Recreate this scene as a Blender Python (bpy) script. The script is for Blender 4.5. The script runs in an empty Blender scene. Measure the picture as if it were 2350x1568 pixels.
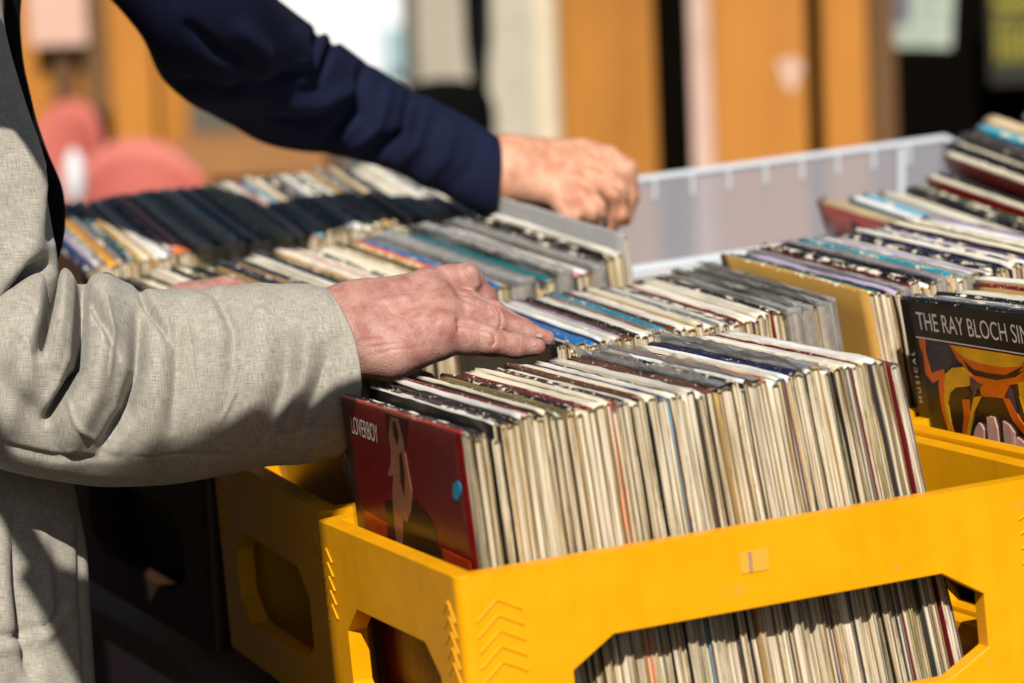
import bpy, bmesh, math, random
import numpy as np
from mathutils import Vector, Matrix

# ------------------------------------------------------------------ camera, light, exposure
# All foreground measurements are in metres in the frame of the front crate ("stall frame"):
# x along the crate's long side, y towards the back, z up, origin at its near left rim corner.
# The street slopes: TILT turns the stall frame into the plumb world frame at the end.
SC = bpy.context.scene
F = 125 / 36 * 2350.0
YAW, PITCH, ROLL = math.radians(20.58), math.radians(7.31), math.radians(-5.83)
CAM = np.array([-.974, -2.786, .574])
fw = np.array([math.sin(YAW) * math.cos(PITCH), math.cos(YAW) * math.cos(PITCH), -math.sin(PITCH)])
rt0 = np.array([math.cos(YAW), -math.sin(YAW), 0.0]); up0 = np.cross(rt0, fw)
rt = rt0 * math.cos(ROLL) + up0 * math.sin(ROLL); upv = -rt0 * math.sin(ROLL) + up0 * math.cos(ROLL)
TILT = Matrix.Rotation(math.radians(3.5), 4, Vector(fw))
if abs((TILT.to_3x3().inverted() @ Vector((0, 0, 1))).dot(Vector(rt))) > abs(Vector((0, 0, 1)).dot(Vector(rt))):
    TILT = TILT.inverted()
T3 = np.array(TILT.to_3x3())

cd = bpy.data.cameras.new("camera"); camo = bpy.data.objects.new("camera", cd)
SC.collection.objects.link(camo); SC.camera = camo
cm = Matrix.Identity(4)
for i in range(3):
    cm[i][0], cm[i][1], cm[i][2], cm[i][3] = rt[i], upv[i], -fw[i], CAM[i]
camo.matrix_world = TILT @ cm
cd.lens = 125; cd.sensor_width = 36; cd.clip_start = .05; cd.clip_end = 400
cd.dof.use_dof = True; cd.dof.focus_distance = 3.36; cd.dof.aperture_fstop = 3.6
cd.dof.aperture_blades = 9

SUN_AZ, SUN_EL = math.radians(20), math.radians(41)
sun_s = Vector((-math.sin(SUN_AZ) * math.cos(SUN_EL), -math.cos(SUN_AZ) * math.cos(SUN_EL), math.sin(SUN_EL)))
sun_w = (TILT.to_3x3() @ sun_s).normalized()
sl = bpy.data.lights.new("sun", 'SUN'); sl.energy = 5.0; sl.angle = math.radians(.53); sl.color = (1, .95, .87)
so = bpy.data.objects.new("sun", sl); SC.collection.objects.link(so)
so.rotation_euler = sun_w.to_track_quat('Z', 'Y').to_euler(); so.location = (0, 0, 8)
wd = bpy.data.worlds.new("World"); SC.world = wd; wd.use_nodes = True
nt = wd.node_tree; sky = nt.nodes.new('ShaderNodeTexSky'); sky.sky_type = 'NISHITA'; sky.sun_disc = False
sky.sun_elevation = math.asin(sun_w.z); sky.sun_rotation = math.atan2(sun_w.x, sun_w.y)
bgn = nt.nodes['Background']; bgn.inputs[1].default_value = .05
nt.links.new(sky.outputs[0], bgn.inputs[0])
SC.view_settings.view_transform = 'Standard'; SC.view_settings.look = 'None'
SC.view_settings.exposure = 0.1; SC.view_settings.gamma = 1
SC.render.engine = 'CYCLES'; SC.cycles.use_denoising = True
SC.cycles.max_bounces = 8; SC.cycles.diffuse_bounces = 1; SC.cycles.transparent_max_bounces = 16
SC.cycles.caustics_reflective = False; SC.cycles.caustics_refractive = False

R = random.Random(7)
NR = np.random.default_rng(5)
WORLD = []          # objects already built in the plumb world frame

# ------------------------------------------------------------------ helpers
def lin(*c):
    return tuple(((v / 255) / 12.92 if v / 255 <= .04045 else ((v / 255 + .055) / 1.055) ** 2.4) for v in c)

def P(x, y, d):                                  # photograph point (2350 wide) at a depth -> stall frame
    return CAM + fw * d + rt * (x - 1175) / F * d - upv * (y - 784) / F * d

def ray(x, y):
    return fw + rt * (x - 1175) / F - upv * (y - 784) / F

def on_y(x, y, Y):
    d = ray(x, y); return CAM + d * (Y - CAM[1]) / d[1]

def second(A, q, L=.315):
    d = ray(*q); o = CAM - A; a = d @ d; b = 2 * d @ o; c = o @ o - L * L; D = b * b - 4 * a * c
    return CAM + d * (-b + math.sqrt(max(D, 0))) / (2 * a)

def to_px(V):
    D = V - CAM; z = D @ fw
    return np.stack([1175 + F * (D @ rt) / z, 784 - F * (D @ upv) / z], 1)

def new_obj(name, verts, faces, mats, parent=None, smooth=False, mi=None, world=False):
    me = bpy.data.meshes.new(name)
    me.from_pydata([tuple(map(float, v)) for v in verts], [], [tuple(int(i) for i in f) for f in faces])
    me.update()
    for m in (mats if isinstance(mats, (list, tuple)) else [mats]):
        me.materials.append(m)
    if mi is not None:
        me.polygons.foreach_set('material_index', np.asarray(mi, dtype=np.int32))
    if smooth:
        me.polygons.foreach_set('use_smooth', np.ones(len(me.polygons), dtype=bool))
    o = bpy.data.objects.new(name, me); SC.collection.objects.link(o)
    if parent is not None:
        o.parent = parent
    elif world:
        WORLD.append(o)
    return o

def empty(name, loc=(0, 0, 0), world=False):
    o = bpy.data.objects.new(name, None); SC.collection.objects.link(o); o.location = loc
    o.empty_display_size = .05
    if world: WORLD.append(o)
    return o

def tag(o, label, cat, group=None, kind=None):
    o['label'] = label
    if cat: o['category'] = cat
    if group: o['group'] = group
    if kind: o['kind'] = kind
    return o

class MB:
    """collects shapes for one mesh"""
    def __init__(s): s.v = []; s.f = []; s.m = []
    def add(s, v, f, m=0):
        b = len(s.v); s.v += [tuple(p) for p in v]; s.f += [tuple(i + b for i in q) for q in f]; s.m += [m] * len(f)
    def box(s, lo, hi, m=0, M=None):
        x0, y0, z0 = lo; x1, y1, z1 = hi
        v = [(x0, y0, z0), (x1, y0, z0), (x1, y1, z0), (x0, y1, z0), (x0, y0, z1), (x1, y0, z1), (x1, y1, z1), (x0, y1, z1)]
        if M is not None: v = [tuple(M @ Vector(p)) for p in v]
        s.add(v, [(0, 3, 2, 1), (4, 5, 6, 7), (0, 1, 5, 4), (1, 2, 6, 5), (2, 3, 7, 6), (3, 0, 4, 7)], m)
    def build(s, name, mats, parent=None, smooth=False, world=False, bevel=0):
        o = new_obj(name, s.v, s.f, mats, parent, smooth, s.m, world)
        if bevel:
            b = o.modifiers.new('bevel', 'BEVEL'); b.width = bevel; b.segments = 2; b.limit_method = 'ANGLE'
            b.angle_limit = math.radians(35)
        return o

# ------------------------------------------------------------------ materials
def mat(name, col=(.5, .5, .5), rough=.5, **kw):
    m = bpy.data.materials.new(name); m.use_nodes = True
    b = m.node_tree.nodes['Principled BSDF']
    b.inputs['Base Color'].default_value = (*col[:3], 1); b.inputs['Roughness'].default_value = rough
    for k, v in kw.items():
        b.inputs[k.replace('_', ' ')].default_value = v
    return m

def N(m, t, **kw):
    n = m.node_tree.nodes.new(t)
    for k, v in kw.items():
        if k in n.inputs.keys() if hasattr(n.inputs, 'keys') else False: n.inputs[k].default_value = v
        else: setattr(n, k, v)
    return n

def L(m, a, b): m.node_tree.links.new(a, b)

def coords(m, kind='Object', scale=(1, 1, 1), rnd=False):
    tc = N(m, 'ShaderNodeTexCoord'); mp = N(m, 'ShaderNodeMapping'); mp.inputs['Scale'].default_value = scale
    src = tc.outputs[kind]
    if rnd:
        oi = N(m, 'ShaderNodeObjectInfo'); mu = N(m, 'ShaderNodeMath', operation='MULTIPLY'); mu.inputs[1].default_value = 37.0
        L(m, oi.outputs['Random'], mu.inputs[0])
        ad = N(m, 'ShaderNodeVectorMath', operation='ADD'); L(m, src, ad.inputs[0]); L(m, mu.outputs[0], ad.inputs[1]); src = ad.outputs[0]
    L(m, src, mp.inputs['Vector'])
    return mp.outputs[0]

def noise(m, vec, scale=5, detail=3, rough=.55):
    n = N(m, 'ShaderNodeTexNoise'); n.inputs['Scale'].default_value = scale; n.inputs['Detail'].default_value = detail
    n.inputs['Roughness'].default_value = rough; L(m, vec, n.inputs['Vector']); return n.outputs['Fac']

def ramp(m, fac, stops):
    n = N(m, 'ShaderNodeValToRGB'); e = n.color_ramp.elements
    while len(e) < len(stops): e.new(.5)
    for el, (p, c) in zip(e, stops):
        el.position = p; el.color = (*c[:3], 1) if not isinstance(c, (int, float)) else (c, c, c, 1)
    L(m, fac, n.inputs[0]); return n.outputs['Color']

def mix(m, fac, a, b, blend='MIX'):
    n = N(m, 'ShaderNodeMix', data_type='RGBA', blend_type=blend)
    for s, v in ((n.inputs[0], fac), (n.inputs[6], a), (n.inputs[7], b)):
        if hasattr(v, 'default_value') or hasattr(v, 'is_linked'): L(m, v, s)
        elif isinstance(v, (int, float)): s.default_value = v
        else: s.default_value = (*v[:3], 1)
    return n.outputs[2]

def bump(m, h, strength=.3, dist=.001):
    n = N(m, 'ShaderNodeBump'); n.inputs['Strength'].default_value = strength; n.inputs['Distance'].default_value = dist
    L(m, h, n.inputs['Height']); L(m, n.outputs[0], m.node_tree.nodes['Principled BSDF'].inputs['Normal'])

def bsdf(m): return m.node_tree.nodes['Principled BSDF']

def noisy(name, col, rough=.6, amt=.25, scale=8, stretch=(1, 1, 1), bmp=0, bdist=.001, col2=None, **kw):
    m = mat(name, col, rough, **kw); v = coords(m, 'Object', stretch); f = noise(m, v, scale, 5)
    c2 = col2 or tuple(c * (1 - amt) for c in col); c1 = tuple(min(1, c * (1 + amt * .4)) for c in col)
    L(m, ramp(m, f, [(.3, c2), (.7, c1)]), bsdf(m).inputs['Base Color'])
    if bmp: bump(m, f, bmp, bdist)
    return m

# yellow moulded plastic
M_yel = mat('yellow_plastic', (.80, .385, .004), .38, Specular_IOR_Level=.3)
v = coords(M_yel, 'Object', (1, 1, 1), True)
f1 = noise(M_yel, coords(M_yel, 'Object', (60, 60, 3), True), 1.0, 4); f2 = noise(M_yel, v, 14, 6, .7)
c = ramp(M_yel, f2, [(.30, (.84, .345, .001)), (.65, (.92, .40, .001))])
c = mix(M_yel, .06, c, ramp(M_yel, f1, [(.35, (.45, .20, .0)), (.65, (.95, .48, .01))]))
scr = ramp(M_yel, noise(M_yel, coords(M_yel, 'Object', (200, 200, 25), True), 1.0, 3), [(.68, 0), (.74, 1)])
c = mix(M_yel, ramp(M_yel, noise(M_yel, v, 60, 3), [(.66, 0), (.72, .35)]), c, (.55, .30, .08))
L(M_yel, c, bsdf(M_yel).inputs['Base Color'])
L(M_yel, ramp(M_yel, f2, [(.3, .28), (.7, .5)]), bsdf(M_yel).inputs['Roughness'])
bump(M_yel, f1, .12, .001)
M_dbrown = noisy('dark_brown_plastic', (.045, .020, .010), .45, .3, 10)  # deep shade on a yellow crate, put into the plastic's colour
M_yel2 = mat('pale_sticker', (.80, .40, .035), .6)
M_ink = mat('grey_ink', (.42, .25, .14), .6)

def attr_col(m):
    a = N(m, 'ShaderNodeVertexColor', layer_name='Col'); return a.outputs['Color']

CREAM = lin(243, 232, 208)
def sleeve_mats():
    cov = mat('cover_print', rough=.32); a = attr_col(cov)
    v = coords(cov, 'Object', (1, 1, 1), True)
    L(cov, mix(cov, ramp(cov, noise(cov, v, 30, 5), [(.40, 0), (.80, .22)]), a, mix(cov, .6, a, (.10, .07, .05))), bsdf(cov).inputs['Base Color'])
    sp = mat('spine_print', rough=.42); a = attr_col(sp)
    v1 = coords(sp, 'Object', (130, 42, 130), True); v2 = coords(sp, 'Object', (420, 170, 300), True); v3 = coords(sp, 'Object', (40, 9, 40), True)
    oi = N(sp, 'ShaderNodeObjectInfo')
    chips = N(sp, 'ShaderNodeMath', operation='ADD'); L(sp, noise(sp, v1, 1, 5, .68), chips.inputs[0])
    mu = N(sp, 'ShaderNodeMath', operation='MULTIPLY'); mu.inputs[1].default_value = .20
    L(sp, oi.outputs['Random'], mu.inputs[0]); L(sp, mu.outputs[0], chips.inputs[1])
    cf = ramp(sp, chips.outputs[0], [(.70, 0), (.735, 1)])
    base = mix(sp, ramp(sp, noise(sp, v3, 1, 3), [(.45, 0), (.62, .45)]), a, mix(sp, .6, a, (.03, .028, .03)))
    base = mix(sp, ramp(sp, noise(sp, v2, 1, 2), [(.64, 0), (.69, .7)]), base, lin(226, 220, 206))
    L(sp, mix(sp, cf, base, CREAM), bsdf(sp).inputs['Base Color'])
    bump(sp, noise(sp, v2, 1, 3), .3, .0006)
    ed = mat('card_edge', rough=.8); a = attr_col(ed)
    v = coords(ed, 'Object', (900, 900, 16), True); vb = coords(ed, 'Object', (160, 160, 60), True)
    c = mix(ed, ramp(ed, noise(ed, v, 1, 3), [(.42, .85), (.58, 0)]), a, mix(ed, .72, a, (.20, .12, .04)))
    c = mix(ed, ramp(ed, noise(ed, vb, 1, 4), [(.54, 0), (.68, .7)]), c, (.26, .165, .06))
    L(ed, c, bsdf(ed).inputs['Base Color']); bump(ed, noise(ed, v, 1, 2), .5, .0006)
    inn = mat('sleeve_inside', rough=.85)
    v = coords(inn, 'Object', (1300, 8, 10), True)
    c = ramp(inn, noise(inn, v, 1, 2), [(.34, (.06, .04, .02)), (.42, (.36, .25, .12)), (.50, (.62, .50, .33)), (.60, (.80, .72, .58))])
    L(inn, c, bsdf(inn).inputs['Base Color'])
    return [cov, sp, ed, inn]
SM = sleeve_mats()

def plastic(name, tint, opac, rough, rimf=.5, nzf=.5):
    m = bpy.data.materials.new(name); m.use_nodes = True; t = m.node_tree
    b = bsdf(m); b.inputs['Base Color'].default_value = (*tint, 1); b.inputs['Roughness'].default_value = rough
    tr = N(m, 'ShaderNodeBsdfTransparent'); tr.inputs[0].default_value = (.93, .93, .92, 1)
    mx = N(m, 'ShaderNodeMixShader'); fr = N(m, 'ShaderNodeLayerWeight'); fr.inputs[0].default_value = .35
    nz = noise(m, coords(m, 'Object', (1, 1, 1), True), 55, 3)
    ad = N(m, 'ShaderNodeMath', operation='MULTIPLY_ADD'); L(m, fr.outputs['Facing'], ad.inputs[0]); ad.inputs[1].default_value = rimf
    sb = N(m, 'ShaderNodeMath', operation='MULTIPLY_ADD'); L(m, nz, sb.inputs[0]); sb.inputs[1].default_value = nzf; sb.inputs[2].default_value = opac - nzf / 2
    L(m, sb.outputs[0], ad.inputs[2]); ad.use_clamp = True
    L(m, ad.outputs[0], mx.inputs[0]); L(m, tr.outputs[0], mx.inputs[1]); L(m, b.outputs[0], mx.inputs[2])
    L(m, mx.outputs[0], t.nodes['Material Output'].inputs['Surface'])
    bump(m, nz, .6, .004)
    return m
M_plas = plastic('clear_plastic_bag', (.46, .45, .44), .34, .14, .5, .6)
M_glossy = plastic('clear_shrink_wrap', (.02, .02, .02), .06, .08, .12, .1)

# translucent bin plastic
M_bin = bpy.data.materials.new('milky_bin_plastic'); M_bin.use_nodes = True
b = bsdf(M_bin); b.inputs['Base Color'].default_value = (.72, .72, .78, 1); b.inputs['Roughness'].default_value = .4
tl = N(M_bin, 'ShaderNodeBsdfTranslucent'); tl.inputs[0].default_value = (.75, .75, .8, 1)
tr = N(M_bin, 'ShaderNodeBsdfTransparent'); tr.inputs[0].default_value = (.9, .9, .93, 1)
m1 = N(M_bin, 'ShaderNodeMixShader'); m1.inputs[0].default_value = .35; L(M_bin, b.outputs[0], m1.inputs[1]); L(M_bin, tl.outputs[0], m1.inputs[2])
m2 = N(M_bin, 'ShaderNodeMixShader'); m2.inputs[0].default_value = .52; L(M_bin, m1.outputs[0], m2.inputs[1]); L(M_bin, tr.outputs[0], m2.inputs[2])
L(M_bin, m2.outputs[0], M_bin.node_tree.nodes['Material Output'].inputs['Surface'])
M_binrim = mat('milky_bin_rim', (.80, .80, .84), .35, Subsurface_Weight=.2)

def cloth(name, col, dark, weave=1.0, rough=.9, sheen=.15):
    m = mat(name, col, rough); b = bsdf(m); b.inputs['Sheen Weight'].default_value = sheen; b.inputs['Specular IOR Level'].default_value = .15
    uv = N(m, 'ShaderNodeUVMap'); uv.uv_map = 'UVMap'
    def mp(s):
        k = N(m, 'ShaderNodeMapping'); k.inputs['Scale'].default_value = s; L(m, uv.outputs[0], k.inputs['Vector']); return k.outputs[0]
    a1 = noise(m, mp((90, 1500, 1)), 1, 2); a2 = noise(m, mp((1500, 90, 1)), 1, 2); a3 = noise(m, mp((30, 30, 1)), 1, 4)
    s = N(m, 'ShaderNodeMath', operation='ADD'); L(m, a1, s.inputs[0]); L(m, a2, s.inputs[1])
    hf = N(m, 'ShaderNodeMath', operation='MULTIPLY'); L(m, s.outputs[0], hf.inputs[0]); hf.inputs[1].default_value = .5
    c = ramp(m, hf.outputs[0], [(.34, dark), (.62, col)])
    c = mix(m, ramp(m, a3, [(.4, 0), (.75, .35)]), c, dark)
    L(m, c, b.inputs['Base Color']); bump(m, hf.outputs[0], .55 * weave, .0008)
    return m
M_linen = cloth('grey_linen', (.50, .465, .395), (.21, .19, .148))
M_navy = cloth('navy_cotton', (.010, .014, .042), (.005, .007, .022), .6, .9, .0)
M_black = cloth('black_knit', (.004, .004, .004), (.002, .002, .002), .6, .95, .0)

def skin(name, base, red):
    m = mat(name, base, .5, Specular_IOR_Level=.3); b = bsdf(m)
    b.inputs['Subsurface Weight'].default_value = .25; b.inputs['Subsurface Radius'].default_value = (.006, .0022, .0012)
    b.inputs['Subsurface Scale'].default_value = 1.0 if 'Subsurface Scale' in b.inputs else 1
    v = coords(m, 'Object'); n1 = noise(m, v, 60, 5, .6); n2 = noise(m, v, 420, 3); n3 = noise(m, v, 1500, 2); n4 = noise(m, v, 26, 2)
    c = mix(m, ramp(m, n1, [(.40, 0), (.62, 1)]), base, red)
    c = mix(m, ramp(m, n2, [(.60, 0), (.72, .5)]), c, tuple(k * .62 for k in red))
    c = mix(m, ramp(m, n4, [(.5, 0), (.7, .4)]), c, tuple(min(1, k * 1.25) for k in base))
    L(m, c, b.inputs['Base Color'])
    vl = coords(m, 'Object', (1, 1, 1)); vo = N(m, 'ShaderNodeTexVoronoi'); vo.inputs['Scale'].default_value = 420; L(m, vl, vo.inputs['Vector'])
    h = N(m, 'ShaderNodeMath', operation='MULTIPLY_ADD'); L(m, vo.outputs['Distance'], h.inputs[0]); h.inputs[1].default_value = .6; L(m, n1, h.inputs[2])
    bump(m, h.outputs[0], .45, .0012)
    L(m, ramp(m, n2, [(.3, .42), (.7, .6)]), b.inputs['Roughness'])
    return m
M_skin = skin('reddish_skin', (.47, .265, .215), (.37, .155, .125))
M_skin2 = skin('tanned_skin', (.66, .36, .235), (.55, .235, .14))
M_nail = mat('fingernail', (.60, .345, .28), .5, Specular_IOR_Level=.2, Subsurface_Weight=.2)

# ------------------------------------------------------------------ setting
M_pave = noisy('grey_paving', (.055, .053, .052), .9, .45, 3, bmp=.4, bdist=.01)
GZ = -.93
g = new_obj('ground', [(-60, -60, GZ), (60, -60, GZ), (60, 90, GZ), (-60, 90, GZ)], [(0, 1, 2, 3)], M_pave)
g['kind'] = 'structure'; g['label'] = 'grey paved ground of the sloping market street'

# ------------------------------------------------------------------ yellow crates
CL, CW, CH = .595, .383, .212
def crate_mesh():
    mb = MB(); tw = .019; rr = .010
    def wall(O, U, n, length, hole):
        # O lower corner, U unit along, n outward; outer face, inner face, jambs
        O = Vector(O); U = Vector(U); n = Vector(n); Z = Vector((0, 0, 1))
        a0, a1 = rr, length - rr
        # hole order: 0 bl,1.. counter clockwise: bl, br bottom chamfers
        def pt(p, off): return O + U * p[0] + Z * p[1] - n * off
        for off, flip in ((0, False), (tw, True)):
            base = len(mb.v)
            lo, hi = (a0, a1) if off == 0 else (tw, length - tw)
            outer = [(lo, -CH), (hole[0][0], -CH), (hole[3][0], -CH), (hi, -CH), (hi, hole[4][1]), (hi, hole[5][1]), (hi, 0), (hole[6][0], 0), (hole[7][0], 0), (lo, 0), (lo, hole[8][1]), (lo, hole[9][1])]
            inner = [hole[0], hole[0], hole[3], hole[3], hole[4], hole[5], hole[5], hole[6], hole[7], hole[8], hole[8], hole[9]]
            vs = [pt(p, off) for p in outer] + [pt(p, off) for p in inner]
            fs = []
            for i in range(12):
                j = (i + 1) % 12
                q = [i, j, 12 + j, 12 + i]
                if (vs[q[2]] - vs[q[3]]).length < 1e-6: q = [i, j, 12 + i]
                fs.append(tuple(q if not flip else reversed(q)))
            mb.add(vs, fs)
        ring = [hole[0], hole[3], hole[4], hole[5], hole[6], hole[7], hole[8], hole[9]]
        vs = [pt(p, 0) for p in ring] + [pt(p, tw) for p in ring]
        mb.add(vs, [(i, i + 8, (i + 1) % 8 + 8, (i + 1) % 8) for i in range(8)])
    def hole(l, m, ch, zt=-.072, zb=-.168):
        # 0 bl,(1,2 unused),3 br,4 r lower,5 r upper,6 tr,7 tl,8 l upper,9 l lower
        return [(m + ch, zb), None, None, (l - m - ch, zb), (l - m, zb + .022), (l - m, zt - .025), (l - m - ch, zt), (m + ch, zt), (m, zt - .025), (m, zb + .022)]
    wall((0, 0, 0), (1, 0, 0), (0, -1, 0), CL, hole(CL, .098, .04))
    wall((CL, CW, 0), (-1, 0, 0), (0, 1, 0), CL, hole(CL, .098, .04))
    wall((0, CW, 0), (0, -1, 0), (-1, 0, 0), CW, hole(CW, .066, .032))
    wall((CL, 0, 0), (0, 1, 0), (1, 0, 0), CW, hole(CW, .066, .032))
    # rounded outer corners, rim ring
    loop = []
    for cx, cy, a in ((rr, rr, 180), (CL - rr, rr, 270), (CL - rr, CW - rr, 0), (rr, CW - rr, 90)):
        pts = [(cx + rr * math.cos(math.radians(a + t)), cy + rr * math.sin(math.radians(a + t))) for t in (0, 22.5, 45, 67.5, 90)]
        vs = [(x, y, -CH) for x, y in pts] + [(x, y, 0) for x, y in pts]
        mb.add(vs, [(i, i + 1, i + 6, i + 5) for i in range(4)])
        loop.append(pts)
    inn = [(tw, tw), (CL - tw, tw), (CL - tw, CW - tw), (tw, CW - tw)]
    for z, fl in ((0, False), (-CH, True)):
        for k in range(4):
            pts = loop[k]; nxt = loop[(k + 1) % 4]; a = inn[k]; b2 = inn[(k + 1) % 4]
            vs = [(x, y, z) for x, y in pts] + [(a[0], a[1], z)]
            fs = [(i, i + 1, 5) for i in range(4)]
            mb.add(vs, [tuple(reversed(q)) for q in fs] if fl else fs)
            vs = [(*pts[4], z), (*nxt[0], z), (*b2, z), (*a, z)]
            mb.add(vs, [(3, 2, 1, 0)] if fl else [(0, 1, 2, 3)])
    bm = bmesh.new(); me = bpy.data.meshes.new('tmp'); me.from_pydata(mb.v, [], mb.f); bm.from_mesh(me)
    bmesh.ops.remove_doubles(bm, verts=bm.verts, dist=1e-5)
    bmesh.ops.recalc_face_normals(bm, faces=bm.faces)
    bm.to_mesh(me); bm.free(); bpy.data.meshes.remove
    mb2 = MB(); mb2.add([v.co[:] for v in me.vertices], [tuple(p.vertices) for p in me.polygons])
    mb2.box((tw + .0005, tw + .0005, -CH + .004), (CL - tw - .0005, CW - tw - .0005, -CH + .010))
    # chevron ribs moulded beside every corner
    def rib(O, U, n, p, q, w=.0032, pr=.0014):
        O = Vector(O); U = Vector(U); n = Vector(n); Z = Vector((0, 0, 1))
        a = O + U * p[0] + Z * p[1]; b_ = O + U * q[0] + Z * q[1]; d = (b_ - a).normalized(); s = d.cross(n).normalized() * w / 2
        i = -n * .002; o_ = n * pr
        vs = [a + s + i, b_ + s + i, b_ - s + i, a - s + i, a + s * .6 + o_, b_ + s * .6 + o_, b_ - s * .6 + o_, a - s * .6 + o_]
        mb2.add(vs, [(0, 3, 2, 1), (4, 5, 6, 7), (0, 1, 5, 4), (1, 2, 6, 5), (2, 3, 7, 6), (3, 0, 4, 7)])
    for O, U, n, ln in (((0, 0, 0), (1, 0, 0), (0, -1, 0), CL), ((0, CW, 0), (0, -1, 0), (-1, 0, 0), CW), ((CL, CW, 0), (-1, 0, 0), (0, 1, 0), CL), ((CL, 0, 0), (0, 1, 0), (1, 0, 0), CW)):
        for e in (0, 1):
            for k in range(5):
                z = -.024 - .0135 * k
                a, m_, b_ = (.014, .0345, .057) if ln == CL else (.012, .026, .040)
                pts = [(a, z - .017), (m_, z), (b_, z - .012)]
                if e: pts = [(ln - x, zz) for x, zz in pts]
                rib(O, U, n, pts[0], pts[1]); rib(O, U, n, pts[1], pts[2])
    return mb2
_c = crate_mesh()
crate0 = _c.build('yellow_crate', [M_yel], bevel=.0022)

def frame(A, az, tilt, roll=0.):
    """unit axes along the row, to the back, up"""
    a, t, ro = math.radians(az), math.radians(tilt), math.radians(roll)
    M = Matrix.Rotation(a, 3, 'Z') @ Matrix.Rotation(t, 3, 'X') @ Matrix.Rotation(-ro, 3, 'Y')
    return [np.array(M.col[i]) for i in range(3)]

def m4(A, ax):
    M = Matrix.Identity(4)
    for i in range(3):
        for j in range(3): M[i][j] = ax[j][i]
        M[i][3] = A[i]
    return M

CRATES = [
    ((0, 0, 0), 0, 0, 'bright yellow plastic crate at the front, packed with cream-edged records'),
    ((.010, .3955, .004), -.8, 2.6, 'yellow plastic crate under the hand, directly behind the front crate'),
    ((.607, -.012, .002), 1.8, .4, 'yellow plastic crate holding the black cover with white lettering'),
    ((.617, .392, .006), 3.2, 4.2, 'yellow plastic crate holding the plain ochre cover, its side hidden'),
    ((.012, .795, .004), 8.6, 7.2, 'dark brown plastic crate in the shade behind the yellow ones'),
    ((.735, .835, .03), 6.0, 7.5, 'yellow plastic crate of tall red and black records at the far right'),
]
for i, (A, az, tl_, lab) in enumerate(CRATES):
    o = crate0 if i == 0 else crate0.copy()
    if i: SC.collection.objects.link(o)
    o.matrix_world = m4(A, frame(A, az, tl_))
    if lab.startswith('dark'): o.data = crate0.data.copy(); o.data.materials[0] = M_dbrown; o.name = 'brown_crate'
    tag(o, lab, 'crate', 'crates of records on the stall')
# faded sticker on the front crate
mb = MB(); mb.box((.262, -.0008, -.040), (.289, .001, -.021))
st = mb.build('sticker', [M_yel2], crate0); mb = MB(); mb.box((.270, -.0011, -.0395), (.2735, .0006, -.0215)); mb.build('printed_bar', [M_ink], st)

# table under the crates
M_tab = noisy('grey_board', (.13, .11, .095), .8, .3, 4, (1, 12, 1))
tb = empty('trestle_table', (0, 0, GZ)); tag(tb, 'low grey board table carrying the yellow crates', 'table')
mb = MB(); mb.box((-.01, -.03, -.255 - GZ), (1.5, 1.75, -.222 - GZ)); mb.build('table_top', [M_tab], tb, bevel=.003)
for x in (.06, 1.4):
    for y in (.05, 1.65):
        mb = MB(); mb.box((x - .025, y - .025, .0), (x + .025, y + .025, -.2555 - GZ)); mb.build('leg', [M_tab], tb, bevel=.003)

# added unseen canvas on a pole, cut to shade the near left corner
M_canvas = mat('dark_canvas', (.05, .05, .045), .95); M_pole = mat('grey_pole', (.2, .2, .2), .5)
sd = empty('sunshade', (-1.55, -1.0, GZ)); tag(sd, 'small dark canvas sunshade on a grey pole left of the stall', 'sunshade')
SHP = [(-.19, -.43), (-.33, -.545), (-.43, -.81), (-.63, -1.44), (-1.08, -1.74), (-.83, -1.04), (-.60, -.71), (-.60, -.40)]
def shade(p):                             # the same shaded places, whatever the sun's height
    k0 = 1 / math.tan(math.radians(39)); k1 = 1 / math.tan(SUN_EL); z = .70
    hx, hy = math.sin(math.radians(20)), math.cos(math.radians(20)); tx, ty = p[0] + z * k0 * hx, p[1] + z * k0 * hy
    return (tx - z * k1 * math.sin(SUN_AZ), ty - z * k1 * math.cos(SUN_AZ))
SHP = [shade(p) for p in SHP]; mb = MB(); nS = len(SHP)
mb.add([(x + 1.55, y + 1.0, .80 - GZ) for x, y in SHP] + [(x + 1.55, y + 1.0, .806 - GZ) for x, y in SHP], [tuple(range(nS))[::-1], tuple(range(nS, 2 * nS))] + [(i, (i + 1) % nS, (i + 1) % nS + nS, i + nS) for i in range(nS)])
mb.add([(x + 1.55, y + 1.0, z - GZ) for z in (.80, .806) for x, y in map(shade, ((-.385, -.17), (-.30, -.19), (-.29, .2), (-.40, .2)))], [(3, 2, 1, 0), (4, 5, 6, 7), (0, 1, 5, 4), (1, 2, 6, 5), (2, 3, 7, 6), (3, 0, 4, 7)])
mb.build('canvas', [M_canvas], sd)
mb = MB(); mb.box((-.02, -.02, 0), (.02, .02, .84 - GZ)); mb.box((-.012, -.012, .8065 - GZ), (1.0, .012, .83 - GZ)); mb.box((.98, .0125, .8065 - GZ), (1.0, 1.1, .83 - GZ)); mb.box((1.0005, 1.07, .8065 - GZ), (1.22, 1.09, .83 - GZ)); mb.build('pole', [M_pole], sd)

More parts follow.
